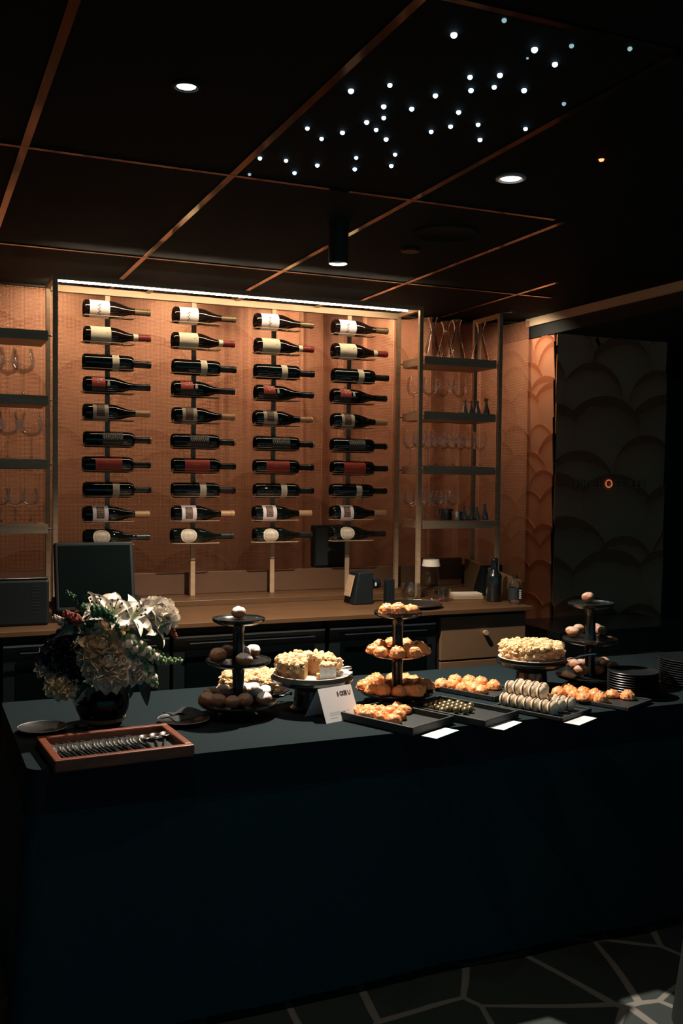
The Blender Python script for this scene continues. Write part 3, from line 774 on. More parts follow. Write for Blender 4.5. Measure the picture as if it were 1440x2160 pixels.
MB().span((-.072, -.03, .02), (-.066, .03, .12), TR(ry=.24)).obj('side_plate', M['bronze'], t, smooth=False)
p_ = at(820, 1262, z=CT + .025)
t = thing('phone_holder', 'slim black upright box beside the wedge-shaped machine', 'box', (p_.x, p_.y, CT))
rbox('body', M['plast'], (-.02, -.02, .0), (.02, .02, .115), t, .003)
# water carafe with paper label
p_ = at(908, 1262, z=CT); 
t = thing('carafe', 'clear angular glass carafe with a white paper collar on the worktop', 'carafe', (p_.x, p_.y, CT))
prf = [(0, .004), (.030, .0), (.056, .05), (.058, .06), (.040, .155), (.036, .165), (.030, .20), (.032, .215)]
MB().lathe(prf, 6).obj('glass', M['clear2'], t, ang=10)
MB().lathe([(.0435, .158), (.0445, .158), (.0395, .19), (.0385, .19)], 40, closed=True).obj('paper_collar', M['paper2'], t)
t = thing('glass_tumbler', 'clear low glass tumbler beside the carafe', 'glass', at(936, 1268, z=CT)); t.location.z = CT
MB().lathe([(0, .003), (.024, 0), (.030, .05), (.031, .062), (.030, .062), (.0285, .05), (.022, .006), (0, .006)], 28).obj('body', M['clear2'], t, ang=60)
t = thing('glass_tumbler', 'clear wide glass bowl left of the carafe on the worktop', 'glass', at(866, 1268, z=CT)); t.location.z = CT
MB().lathe([(0, .003), (.034, 0), (.050, .03), (.046, .085), (.045, .085), (.048, .03), (.033, .005), (0, .005)], 28).obj('body', M['clear2'], t, ang=60)
t = thing('cherry', 'small red cherry lying on the worktop in front of the carafe', 'fruit', at(911, 1264, z=CT)); t.location.z = CT + .009
t.location += Vector((0, -.085, 0))
MB().ball((0, 0, 0), .009, 14, 10).obj('flesh', M['capred'], t)
MB().tube([(0, 0, .008), (.003, 0, .016), (.008, 0, .022)], .0008, 5).obj('stalk', M['leafd'], t)
# round metal tray
p_ = at(872, 1280, z=CT)
t = thing('serving_tray', 'round polished metal serving tray lying on the worktop', 'tray', (p_.x, p_.y + .0, CT))
MB().lathe([(0, .003), (.10, .003), (.118, .012), (.13, .016), (.131, .014), (.12, .009), (.10, .0), (0, 0)], 56).obj('dish', M['dsteel'], t)
MB().lathe([(.1285, .0165), (.131, .0185), (.1325, .0165), (.131, .0145)], 56, closed=True).obj('rim', M['steel'], t)
# napkins
p_ = at(982, 1262, z=CT)
t = thing('napkin_stack', 'stack of beige paper napkins on a kraft box on the worktop', 'napkins', (p_.x, p_.y, CT), rz=-.25)
rbox('kraft_box', M['kraft'], (-.075, -.05, 0), (.075, .05, .018), t, .002)
for i in range(5): MB().span((-.07, -.045, .0185 + i * .002), (.07, .045, .020 + i * .002), TR(rz=.02 * math.sin(i * 2))).obj('napkin', M['paper2'], t, smooth=False)
# boards leaning at the back
a = at(905, 1262, y=4.46); b2 = at(981, 1191, y=4.5)
tag(rbox('wooden_board', M['splash'], (a.x, 4.535, .946), (b2.x, 4.555, 1.09), None, .002), 'flat brown board standing against the splashback behind the carafe', 'board')
a = at(976, 1262, y=4.4); b2 = at(1030, 1195, y=4.4)
t = thing('menu_holder', 'black upright menu holder behind the swing-top bottle', 'menu holder', ((a.x + b2.x) / 2, 4.25, CT))
MB().add([(-.06, 0, 0), (.075, 0, 0), (.075, .02, .15), (-.035, .02, .15), (-.06, .09, 0), (.075, .09, 0), (.075, .05, .15), (-.035, .05, .15)],
         [(0, 1, 2, 3), (4, 7, 6, 5), (0, 3, 7, 4), (1, 5, 6, 2), (3, 2, 6, 7), (0, 4, 5, 1)]).obj('panel', M['plast'], t, smooth=False, bevel=.003)
# black swing top bottle
p_ = at(1041, 1268, z=CT)
t = thing('swing_top_bottle', 'matte black bottle with stopper near the right end of the worktop', 'bottle', (p_.x, p_.y, CT))
MB().lathe([(0, .001), (.033, 0), (.037, .005), (.037, .115), (.034, .128), (.020, .145), (.0165, .155), (.0165, .180), (.019, .182), (.019, .187), (0, .187)], 36).obj('body', M['gloss'], t, ang=50)
MB().ball((0, 0, .196), (.016, .016, .014), 20, 12).obj('stopper', M['gloss'], t)
MB().tube([(.019, 0, .165), (.026, 0, .18), (.022, 0, .20), (.010, 0, .209)], .0014).obj('wire_clip', M['steel'], t)
# clear water bottle
p_ = at(1085, 1274, z=CT)
t = thing('water_bottle', 'small clear bottle with dark label at the right end of the worktop', 'bottle', (p_.x, p_.y, CT))
MB().lathe([(0, .002), (.026, 0), (.030, .006), (.030, .085), (.028, .097), (.012, .112), (.010, .118), (.010, .124)], 32).obj('glass', M['clear2'], t, ang=60)
MB().lathe([(.0305, .022), (.0305, .078)], 32).obj('label', M['black'], t)
MB().lathe([(0, .136), (.0115, .136), (.0115, .12)], 24).obj('cap', M['capblk'], t)
pb_ = MB()
for i in range(5): pb_.span((.004, -.0318, .028 + i * .009), (.014, -.0308, .034 + i * .009))
pb_.obj('label_print', M['waterlab'], t, smooth=False)
# slanted end panel
a = at(1052, 1262, y=4.30); b2 = at(1120, 1215, y=4.30)
tag(MB().add([(2.66, 4.50, .0), (2.68, 4.50, .0), (2.68, 3.99, .0), (2.66, 3.99, .0), (2.66, 4.50, 1.09), (2.68, 4.50, 1.09), (2.68, 3.99, 1.02), (2.66, 3.99, 1.02)],
    [(0, 1, 2, 3), (4, 7, 6, 5), (0, 3, 7, 4), (1, 5, 6, 2), (3, 2, 6, 7), (0, 4, 5, 1)]).obj('end_panel', M['cabinet'], smooth=False, bevel=.002), 'sloping bronze end panel closing the right end of the back bar', 'panel')

# hose reel sign
def text(txt, size, m, parent, loc, rot, name='lettering', ext=.001, spacing=1.0):
    c = bpy.data.curves.new(name, 'FONT'); c.body = txt; c.size = size; c.extrude = ext; c.align_x = 'LEFT'; c.space_character = spacing
    o = bpy.data.objects.new('tmp', c); COL.objects.link(o)
    bpy.context.view_layer.update()
    me = bpy.data.meshes.new_from_object(o.evaluated_get(bpy.context.evaluated_depsgraph_get())); bpy.data.objects.remove(o)
    me.materials.clear(); me.materials.append(m)
    q = bpy.data.objects.new(name, me); COL.objects.link(q); q.parent = parent; q.location = loc; q.rotation_euler = rot; return q
a = at(1208, 1028, y=4.535); b2 = at(1368, 1030, y=4.535)
t = thing('wall_sign', 'copper FIRE HOSE REEL lettering on the dark scalloped wall', 'sign', (a.x, 4.532, a.z))
def width(o): return max(v.co.x for v in o.data.vertices) if len(o.data.vertices) else 0
H_ = .067
x_ = 0
for k_, ch_ in enumerate('FIRE HOSE REEL'):
    if ch_ == ' ': x_ += .022; continue
    lt = text(ch_, H_, M['glowletter' if k_ == 6 else 'copperletter'], t, (x_, 0, 0), (PI / 2, 0, 0), name='letter'); x_ += width(lt) + .008
    if k_ == 6: lt['label'] = 'copper letter O with an added orange glow'
tot = x_ - .008
k_ = (b2.x - a.x) / tot; t.scale = (k_, 1, k_)

# ================================================================ BUFFET TABLE
TX0, TX1, TY0, TY1, TZ = .275, 3.05, 2.60, 3.40, .75
t = thing('buffet_table', 'long trestle table hidden under the dark cloth', 'table', ((TX0 + TX1) / 2, (TY0 + TY1) / 2, 0))
hx, hy = (TX1 - TX0) / 2 - .01, (TY1 - TY0) / 2 - .01
MB().span((-hx, -hy, .715), (hx, hy, .744)).obj('tabletop', M['plast'], t, smooth=False)
for sx in (-1, 1):
    for sy in (-1, 1): MB().tube([(sx * (hx - .1), sy * (hy - .1), 0), (sx * (hx - .1), sy * (hy - .1), .715)], .016).obj('leg', M['dsteel'], t)
def drape(z0, z1, off, foldamp, phase, m, name, label, top=False):
    """cloth sheet hanging round the table edge, with folds that open towards the hem"""
    per = []; st = .02
    def edge(p, q):
        n = max(2, int((q - p).length / st))
        return [p + (q - p) * (i / n) for i in range(n)]
    r = .03
    A, B_, C_, D_ = Vector((TX0, TY1)), Vector((TX0, TY0)), Vector((TX1, TY0)), Vector((TX1, TY1))
    pts = edge(A, B_ + Vector((0, r)))
    pts += [B_ + Vector((r - r * math.cos(a), r - r * math.sin(a))) for a in [i * PI / 12 for i in range(6)]]
    pts += edge(B_ + Vector((r, 0)), C_ - Vector((r, 0)))
    pts += [C_ + Vector((-r + r * math.sin(a), r - r * math.cos(a))) for a in [i * PI / 12 for i in range(6)]]
    pts += edge(C_ + Vector((0, r)), D_)
    pts += edge(D_, A)
    n = len(pts); b = MB(); cen = Vector(((TX0 + TX1) / 2, (TY0 + TY1) / 2)); s = 0; ss = []
    for i in range(n): ss.append(s); s += (pts[(i + 1) % n] - pts[i]).length
    nr = 22 if z1 - z0 > .3 else 6; rows = []
    for j in range(nr + 1):
        f_ = j / nr; z = z1 - .004 * (1 if j else 0) - (z1 - z0 - .004) * f_
        row = []
        for i, p in enumerate(pts):
            tg = (pts[(i + 1) % n] - pts[i - 1]).normalized(); nn = Vector((tg.y, -tg.x)) * -1
            if nn.dot(p - cen) < 0: nn = -nn
            q = ss[i]
            big = max(0, math.sin(q * 5.1 + phase)) ** 3 * .9 + .35 * math.sin(q * 11.3 + phase * 2) + .25 * math.sin(q * 2.2 + 1)
            corner = max(0, 1 - (p - B_).length / .22) * 1.6
            o_ = off + foldamp * f_ ** .8 * (big + 1.05) * .6 + corner * foldamp * f_
            if not top:
                for sx in (.622, 1.352, 2.1): o_ += .0035 * math.exp(-((p.x - sx) / .006) ** 2) * (1 if p.y < TY0 + .01 else 0)
            row.append(len(b.v)); b.v.append((p.x + nn.x * o_, p.y + nn.y * o_, z + (.004 * math.sin(q * 3) if j == nr else 0)))
        rows.append(row)
    for j in range(nr):
        for i in range(n): b.f.append((rows[j][i], rows[j][(i + 1) % n], rows[j + 1][(i + 1) % n], rows[j + 1][i]))
    if top:
        # cloth lying on the top, gently uneven
        in_ = []
        for i, p in enumerate(pts):
            q = cen + (p - cen) * .985; in_.append(len(b.v)); b.v.append((q.x, q.y, z1 + .0005))
        for i in range(n): b.f.append((in_[i], in_[(i + 1) % n], rows[0][(i + 1) % n], rows[0][i]))
        b.f.append(tuple(in_))
    return tag(b.obj(name, m, ang=60), label, 'tablecloth')
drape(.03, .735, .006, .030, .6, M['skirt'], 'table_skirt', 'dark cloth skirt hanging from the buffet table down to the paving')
drape(.635, TZ, .010, .006, 2.0, M['cloth'], 'tablecloth', 'charcoal cloth spread over the top of the buffet table', top=True)
TT = TZ + .001

# covered low stand at the right edge of the view
t = thing('draped_stand', 'low black cloth-covered stand at the lower right corner', 'stand', (2.19, 1.86, 0))
MB().lathe([(0, .70), (.26, .70), (.275, .69), (.29, .60), (.35, .0)], 72, wob=lambda a, j: 1 + (.03 * math.sin(a * 9) if j == 4 else 0)).obj('cloth_cover', M['black'], t, ang=60)

# ---- tiered stands
def tier_stand(label, loc, radii, zs, group='three-tier pastry stands'):
    t = thing('tiered_stand', label, 'cake stand', loc, group=group)
    for r, z in zip(radii, zs):
        th = .010
        MB().lathe([(0, z - .014), (r * .35, z - .014), (r * .80, z - .012), (r * .97, z - .004), (r, z + .003), (r * .985, z + .006), (r * .93, z + .001), (r * .5, z), (0, z)], 56).obj('plate', M['stand'], t)
    for a, b_ in ((0, 1), (1, 2)):
        z0, z1 = zs[a], zs[b_] - .013
        MB().lathe([(.022, z0), (.020, z0 + .01), (.0175, z0 + .03), (.0185, z1 - .03), (.021, z1 - .008), (.028, z1)], 28).obj('stem', M['stand'], t)
    MB().lathe([(0, 0), (.060, 0), (.062, .004), (.05, .012), (.035, zs[0] - .013), (0, zs[0] - .013)], 36).obj('foot', M['stand'], t)
    return t
ZS = [.040, .172, .303]
pL = at(502, 1482, z=TT + ZS[0]); pO = at(837, 1458, z=TT + ZS[0]); pR = at(1243, 1425, z=TT + ZS[0])
for p_ in (pL, pO, pR): p_.z = TT
tier_stand('black three-tier stand of sugared dough balls beside the flowers', pL, (.125, .103, .083), ZS)
tier_stand('black three-tier stand of orange pastries at the middle of the table', pO, (.124, .100, .081), ZS)
tier_stand('dim black three-tier stand of dough balls at the right end of the table', pR, (.122, .100, .083), ZS)

# ---- dough balls
def dough(seed, m, elong=1.0):
    rnd = random.Random(seed); off = Vector((rnd.random() * 9, rnd.random() * 9, 0))
    b = MB().ball((0, 0, .021), (.0255 * elong, .024, .0205), 28, 20, fn=lambda d: 1 + .09 * noise.noise(d * 1.6 + off) + .025 * noise.noise(d * 6 + off))
    return b.obj('dough_ball', m)
def cluster(protos, lst, base, z, what, where, group, rot=True, frm=0, scs=(1, 1)):
    """lst of (px, py) seen centres on the plane z + base height; ordered left to right in the labels"""
    lst = sorted(lst); rnd = random.Random(len(lst) + int(z * 1000))
    for i, q in enumerate(lst):
        p_ = at(q[0], q[1], z=z + base); p_.z = z + (q[2] if len(q) > 2 else 0)
        protos[i % len(protos)].put(p_, (0, 0, rnd.uniform(0, 6.28)) if rot else (0, 0, 0), '%s, %s %s' % (what, nth(i, len(lst)) if len(lst) > 1 else 'alone', where), group, rnd.uniform(*scs))
balls = []
for i in range(4):
    o = dough(i + 1, M['ball'], 1.0 + .08 * (i % 2)); tag(o, '', 'doughnut'); balls.append(Proto(o))
balld = []
for i in range(3):
    o = dough(i + 21, M['balld'], 1.04); tag(o, '', 'doughnut'); balld.append(Proto(o))
ballp = []
for i in range(2):
    o = dough(i + 11, M['ball2'], 1.15); tag(o, '', 'doughnut'); ballp.append(Proto(o))
G1 = 'sugared dough balls on the left stand'
cluster(balls[:1], [(503, 1293)], .018, TT + ZS[2] + .001, 'sugar-dusted dough ball', 'on the top tier of the left stand', G1, scs=(.95, .95))
cluster(balls, [(533, 1374), (514, 1377), (515, 1392)], .018, TT + ZS[1] + .001, 'sugar-dusted dough ball', 'on the middle tier of the left stand', G1, scs=(.95, 1.05))
cluster(ballp, [(460, 1386), (479, 1379)], .018, TT + ZS[1] + .001, 'plain brown dough ball', 'on the middle tier of the left stand', G1, scs=(1.05, 1.15))
cluster(ballp, [(447, 1468), (437, 1478)], .018, TT + ZS[0] + .001, 'plain brown dough ball', 'on the lowest tier of the left stand', G1, scs=(1.0, 1.1))
cluster(balls, [(540, 1468), (533, 1455), (559, 1462), (557, 1476), (512, 1457), (470, 1459)], .018, TT + ZS[0] + .001, 'white-sugared dough ball', 'on the lowest tier of the left stand', G1, scs=(.95, 1.05))
cluster(balld, [(459, 1480), (490, 1482), (517, 1479), (478, 1471), (495, 1468)], .018, TT + ZS[0] + .001, 'lightly sugared dough ball', 'on the lowest tier of the left stand', G1, scs=(.95, 1.05))
G2 = 'dough balls on the right stand'
cluster(balld[:1], [(1240, 1261)], .018, TT + ZS[2] + .001, 'sugar-dusted dough ball', 'on the top tier of the right stand', G2, scs=(.95, .95))
cluster(balld, [(1203, 1330), (1220, 1327), (1209, 1334), (1267, 1330), (1254, 1326)], .018, TT + ZS[1] + .001, 'sugar-dusted dough ball', 'on the middle tier of the right stand', G2, scs=(.8, .95))
cluster(balld, [(1213, 1402), (1222, 1414), (1237, 1414), (1264, 1414), (1278, 1404), (1291, 1406), (1226, 1400), (1253, 1405), (1273, 1398), (1204, 1398), (1240, 1398)], .018, TT + ZS[0] + .001, 'sugar-dusted dough ball', 'on the lowest tier of the right stand', G2, scs=(.85, 1.0))

# ---- orange shell pastries
def tart(seed, hi=1.0):
    rnd = random.Random(seed); off = Vector((rnd.random() * 9, 0, 3)); ph = rnd.random() * 6
    t = thing('shell_pastry', '', 'pastry')
    def fn(d):
        th = math.atan2(d.y, d.x); lowz = max(0, 1 - abs(d.z) * 1.3)
        return 1 + .05 * lowz * math.cos(11 * th + ph) + .13 * noise.noise(d * 1.9 + off) + .10 * abs(noise.noise(d * 4.5 + off)) * (1 - .5 * lowz)
    b = MB().ball((0, 0, .011), (.0290, .0270, .0235 * hi), 44, 26, fn=fn)
    b.v = [(x, y, max(z, .004)) for x, y, z in b.v]
    for i in range(13):
        a = rnd.uniform(0, 6.28); q = rnd.uniform(.1, .95); s_ = rnd.uniform(.0035, .0065)
        o2 = Vector((i * 3.1, seed, 0))
        b.ball((.024 * q * math.cos(a), .023 * q * math.sin(a), .011 + .0235 * hi * math.sqrt(1 - q * q) * .98), (s_, s_, s_ * .8), 10, 7, fn=lambda d: 1 + .4 * noise.noise(d * 2 + o2))
    # frilled edge around the foot
    n = 66; vs = []
    for k in range(n):
        a = 2 * PI * k / n; rr = .0285 + .0022 * math.sin(11 * a + ph) + .0008 * math.sin(27 * a)
        vs += [(.023 * math.cos(a), .022 * math.sin(a), .0095), (rr * math.cos(a), rr * .95 * math.sin(a), .009 + .0018 * math.sin(11 * a + ph + 1)), (rr * .99 * math.cos(a), rr * .94 * math.sin(a), .0065), (.023 * math.cos(a), .022 * math.sin(a), .0055)]
    b.add(vs, [(4 * k + e, 4 * ((k + 1) % n) + e, 4 * ((k + 1) % n) + e + 1, 4 * k + e + 1) for k in range(n) for e in range(3)])
    b.obj('pastry_shell', M['tart'], t, ang=60)
    MB().lathe([(0, 0), (.024, 0), (.027, .003), (.0285, .006), (.026, .0075), (0, .0075)], 32, wob=lambda a, j: 1 + .05 * math.cos(8 * a + ph)).obj('pastry_foot', M['tartbase'], t, ang=60)
    return Proto(t)
tarts = [tart(1), tart(5, 1.12), tart(9, .92)]
G3 = 'orange shell pastries on the middle stand'
W = 'orange crinkled shell pastry'
cluster(tarts, [(816, 1288), (840, 1289), (866, 1288)], .012, TT + ZS[2] + .001, W, 'on the top tier of the middle stand', G3, scs=(.95, 1.05))
cluster(tarts, [(787, 1370), (801, 1363), (805, 1376), (826, 1358), (838, 1379), (862, 1373), (880, 1364), (891, 1372), (855, 1358), (872, 1378)], .012, TT + ZS[1] + .001, W, 'on the middle tier of the middle stand', G3, scs=(.85, .98))
cluster(tarts, [(768, 1448), (782, 1441), (794, 1433), (785, 1456), (808, 1459), (814, 1444), (843, 1461), (863, 1459), (881, 1456), (886, 1443), (872, 1435), (860, 1446), (900, 1447), (854, 1431), (829, 1433), (876, 1461)], .012, TT + ZS[0] + .001, W, 'on the lowest tier of the middle stand', G3, scs=(.88, 1.0))

# ---- trays
def slate(label, F_, w_, d_, rot, h=.026, m='slate'):
    t = thing('serving_tray', label, 'tray', (F_[0], F_[1], TT), rz=rot, group='black rectangular trays along the front of the table')
    MB().span((.004, .004, .0), (w_ - .004, d_ - .004, .008)).obj('base', M[m], t, smooth=False, bevel=.001)
    b = MB()
    for a_, c_ in (((0, 0), (w_, .008)), ((0, d_ - .008), (w_, d_)), ((0, .0085), (.008, d_ - .0085)), ((w_ - .008, .0085), (w_, d_ - .0085))): b.span((*a_, .002), (*c_, h))
    b.obj('rim', M[m], t, smooth=False, bevel=.0015)
    return t
R25 = math.radians(24.5)
slate('black rimmed tray of orange pastries beside the folded card', at(870, 1554, z=TT), .208, .288, R25)
slate('black rimmed tray holding gold chocolate balls', at(1023, 1537, z=TT), .190, .31, R25, .024)
slate('black tray of orange pastries behind the chocolate balls', at(1043, 1481, z=TT), .185, .25, R25, .018)
slate('black tray with stacked pale macarons', at(1187, 1524, z=TT), .186, .258, R25, .014)
slate('black tray of orange pastries right of the macarons', at(1325, 1502, z=TT), .180, .24, R25, .014)
BT = TT + .0085
cluster(tarts, [(757, 1498), (777, 1496), (784, 1508), (803, 1499), (806, 1512), (821, 1503), (830, 1518), (842, 1509), (852, 1497), (838, 1493), (767, 1507), (790, 1502)], .012, BT, W, 'on the tray beside the folded card', 'pastries on the tray by the folded card', scs=(.78, .9))
cluster(tarts, [(931, 1444), (960, 1434), (955, 1445), (975, 1451), (989, 1438), (992, 1448), (1014, 1441), (1015, 1455), (1041, 1447), (1003, 1453)], .012, BT, W, 'on the tray behind the chocolates', 'pastries on the tray behind the chocolates', scs=(.85, 1.0))
cluster(tarts, [(1178, 1461), (1196, 1456), (1212, 1466), (1230, 1462), (1232, 1471), (1255, 1465), (1267, 1474), (1291, 1464), (1324, 1468), (1204, 1458)], .012, BT, W, 'on the tray right of the macarons', 'pastries on the tray right of the macarons', scs=(.82, .95))
# chocolates
o = MB().ball((0, 0, .0115), .0115, 24, 16).obj('chocolate_ball', M['choc']); tag(o, '', 'chocolate'); pc = Proto(o)
ch_ = []
o0 = at(1023, 1537, z=TT).to_2d(); ux = Vector((math.cos(R25), math.sin(R25))); uy = Vector((-math.sin(R25), math.cos(R25)))
spots = []
for r_ in range(6):
    for c_ in range(5):
        if (r_, c_) in ((0, 0), (0, 1), (0, 4), (1, 0), (5, 4)): continue
        spots.append(o0 + ux * (.028 + c_ * .0265 + .013 * (r_ % 2)) + uy * (.130 + r_ * .0245))
spots.sort(key=lambda p: p.x - .4 * p.y)
for i, p_ in enumerate(spots): pc.put((p_.x, p_.y, BT), label='gold-dusted chocolate ball, %s on its tray' % nth(i, len(spots)), group='gold chocolate balls on the tray')
# macarons
t = thing('macaron', '', 'macaron')
for sg in (-1, 1):
    MB().lathe([(0, .0145 * sg), (.010, .0138 * sg), (.018, .011 * sg), (.0215, .006 * sg), (.0225, .0035 * sg), (.0215, .003 * sg), (0, .003 * sg)], 32, wob=lambda a, j: 1 + (.02 * math.sin(a * 17) if j == 4 else 0), T=TR(ry=PI / 2)).obj('shell', M['mac'], t)
MB().lathe([(0, -.003), (.0195, -.003), (.020, 0), (.0195, .003), (0, .003)], 28, T=TR(ry=PI / 2)).obj('filling', M['macf'], t)
pm = Proto(t)
o0 = at(1187, 1524, z=TT).to_2d(); n_ = 0; mrows = []
axis = -uy      # rows run from the back-left corner to the front
for row, (sx_, s0_, cnt, z_) in enumerate([(.034, .245, 7, .0232), (.080, .245, 7, .0232), (.126, .235, 7, .0232), (.057, .240, 5, .0605), (.103, .232, 4, .0605)]):
    for i in range(cnt):
        p_ = o0 + ux * sx_ + uy * (s0_ - .012 - i * .0295)
        mrows.append((p_, z_, row, i, cnt))
rn = ['front-left bottom row', 'middle bottom row', 'rear-right bottom row', 'left upper row', 'right upper row']
for p_, z_, row, i, cnt in mrows:
    pm.put((p_.x, p_.y, BT + z_ - .0005), (0, .06 * math.sin(i * 2 + row), R25 - PI / 2 + .05 * math.sin(i * 3 + row)), 'pale macaron on edge, %s in the %s of the stack' % (nth(i, cnt, 'back'), rn[row]), 'stacked pale macarons')
# flat cards
def flat_card(label, pts):
    c = sum((at(*q, z=TT) for q in pts), Vector()) / 4
    e = at(*pts[2], z=TT) - at(*pts[1], z=TT); rz = math.atan2(e.y, e.x)
    t = thing('name_card', label, 'card', (c.x, c.y, TT), rz=rz, group='white cards lying at the front of the trays')
    MB().span((-.062, -.026, .0), (.062, .026, .0012)).obj('card', M['card'], t, smooth=False)
    b = MB()
    b.span((-.05, .012, .0013), (.03, .0145, .0015)); b.span((-.05, .003, .0013), (.01, .0045, .0015))
    b.obj('print', M['grey'], t, smooth=False)
flat_card('white card lying in front of the left pastry tray', [(885, 1552), (925, 1559), (973, 1541), (930, 1536)])
flat_card('white card lying in front of the chocolate tray', [(1030, 1537), (1060, 1541), (1101, 1523), (1070, 1518)])
flat_card('white card lying in front of the macaron tray', [(1190, 1526), (1218, 1530), (1257, 1514), (1230, 1510)])
# tent card
fl = at(688, 1527, z=TT); bl = at(643, 1512, z=TT); fr = fl + Vector((.128, .036, 0))
t = thing('tent_card', 'white folded card standing below the middle cake stand', 'card', (fl.x, fl.y, TT))
dn = bl - fl; tl = dn * .42 + Vector((0, 0, .098)); wv = Vector((.128, .036, 0))
q = [Vector((0, 0, 0)), wv, wv + tl, tl, dn, dn + wv]
b = MB().add([tuple(v) for v in q], [(0, 1, 2, 3), (3, 2, 5, 4)]); b.obj('card', M['card'], t, smooth=False, solid=.0008)
fw = wv.normalized(); fu = tl.normalized(); fnrm = fw.cross(fu).normalized()
Rm = Matrix((fw, fu, fnrm)).transposed()
for k_, ch_ in enumerate('SOGEU'):
    text(ch_, .0175, M['ink'], t, fw * (.068 + .0108 * k_) + fu * .080 + fnrm * .0008, Rm.to_euler(), name='logo_letter', ext=.0003)
b = MB()
for yy, x0_, x1_ in ((.030, .022, .100), (.024, .022, .085), (.014, .022, .05)):
    pp = [fw * x0_ + fu * yy, fw * x1_ + fu * yy, fw * x1_ + fu * (yy + .0010), fw * x0_ + fu * (yy + .0010)]
    b.add([tuple(v + fnrm * .0008) for v in pp], [(0, 1, 2, 3)])
b.obj('print', M['grey'], t, smooth=False)

# ---- crumble cakes
def crumbs(b, R, h, n, seed, cut=None, size=(.0065, .0125)):
    rnd = random.Random(seed)
    for i in range(n):
        if i < n * .72: r = R * math.sqrt(rnd.random()) ; z = h + rnd.uniform(-.002, .008) + .006 * (1 - (r / R) ** 2)
        else: r = R * rnd.uniform(.96, 1.03); z = rnd.uniform(h * .3, h + .002)
        a = rnd.uniform(0, 2 * PI)
        if cut and cut[0] < a < cut[1]: continue
        s_ = rnd.uniform(*size); off = Vector((rnd.random() * 20, i, 0))
        b.ball((r * math.cos(a), r * math.sin(a), z), (s_ * rnd.uniform(.8, 1.4), s_ * rnd.uniform(.6, 1.1), s_ * rnd.uniform(.5, .95)), 7, 4, T=None, fn=lambda d: 1 + .55 * noise.noise(d * 1.3 + off))
    return b
def cake(label, loc, R, h, seed, cut=None, rz=0, n=420):
    t = thing('crumble_cake', label, 'cake', loc, rz=rz)
    b = MB(); a0, a1 = cut if cut else (0, 0)
    na = 60; aa = [a1 + (2 * PI - (a1 - a0)) * i / na for i in range(na + 1)]
    if cut:
        vs = []
        for a in aa:
            k_ = 1 + .015 * math.sin(a * 13)
            vs += [(R * .97 * k_ * math.cos(a), R * .97 * k_ * math.sin(a), 0), (R * k_ * math.cos(a), R * k_ * math.sin(a), h * .5), (R * .97 * math.cos(a), R * .97 * math.sin(a), h)]
        fs = [(3 * i + k_, 3 * i + 3 + k_, 3 * i + 4 + k_, 3 * i + 1 + k_) for i in range(na) for k_ in (0, 1)]
        n0 = len(vs); vs += [(0, 0, 0), (0, 0, h)]
        fs += [(3 * i + 2, 3 * i + 5, n0 + 1) for i in range(na)] + [(3 * i + 3, 3 * i, n0) for i in range(na)]
        fs += [(n0, 0, 1, 2, n0 + 1), (n0 + 1, 3 * na + 2, 3 * na + 1, 3 * na, n0)]
        b.add(vs, fs)
    else: b.lathe([(0, 0), (R * .97, 0), (R, h * .5), (R * .97, h), (0, h + .004)], 60, wob=lambda a, j: 1 + .015 * math.sin(a * 13))
    b.obj('sponge', M['cake'], t, ang=50)
    crumbs(MB(), R, h, n, seed, cut).obj('crumble_topping', M['crumble'], t, ang=32)
    return t
def cake_stand(label, loc, r, h, rim):
    t = thing('cake_stand', label, 'cake stand', loc, group='single pedestal cake stands')
    MB().lathe([(0, 0), (r * .52, 0), (r * .53, .006), (r * .45, .014), (r * .42, h - .04), (r * .55, h - .026), (r * .85, h - .02), (r * .98, h - .01), (r, h - .001), (r * .985, h + .002), (r * .93, h - .003), (0, h - .003)], 56).obj('pedestal', M['stand'], t)
    return t
def round_plate(label, loc, r, m, h=.010):
    t = thing('cake_plate', label, 'plate', loc)
    MB().lathe([(0, 0), (r * .6, 0), (r * .95, h * .6), (r, h), (r * .985, h * 1.15), (r * .9, h * .75), (r * .6, h * .35), (0, h * .35)], 56).obj('dish', m, t)
    return t
# middle cake on its stand
HS = .105
c1 = at(658, 1427, z=TT + HS); c1.z = TT
cake_stand('black pedestal stand carrying the cut crumble cake', c1, .135, HS, None)
round_plate('pale glazed plate under the cut crumble cake', c1 + Vector((0, 0, HS + .0025)), .126, M['rimwhite'])
zc = TT + HS + .0075
vd = math.atan2(-c1.y, -c1.x)                     # direction from the cake to the viewer
cut_a = (vd + 2 * PI - .10, vd + 2 * PI + 1.15)
cake('cut crumble cake with missing slices on the middle pedestal stand', (c1.x - .008, c1.y + .012, zc), .103, .046, 21, (0.0, 1.25), rz=vd - .12)
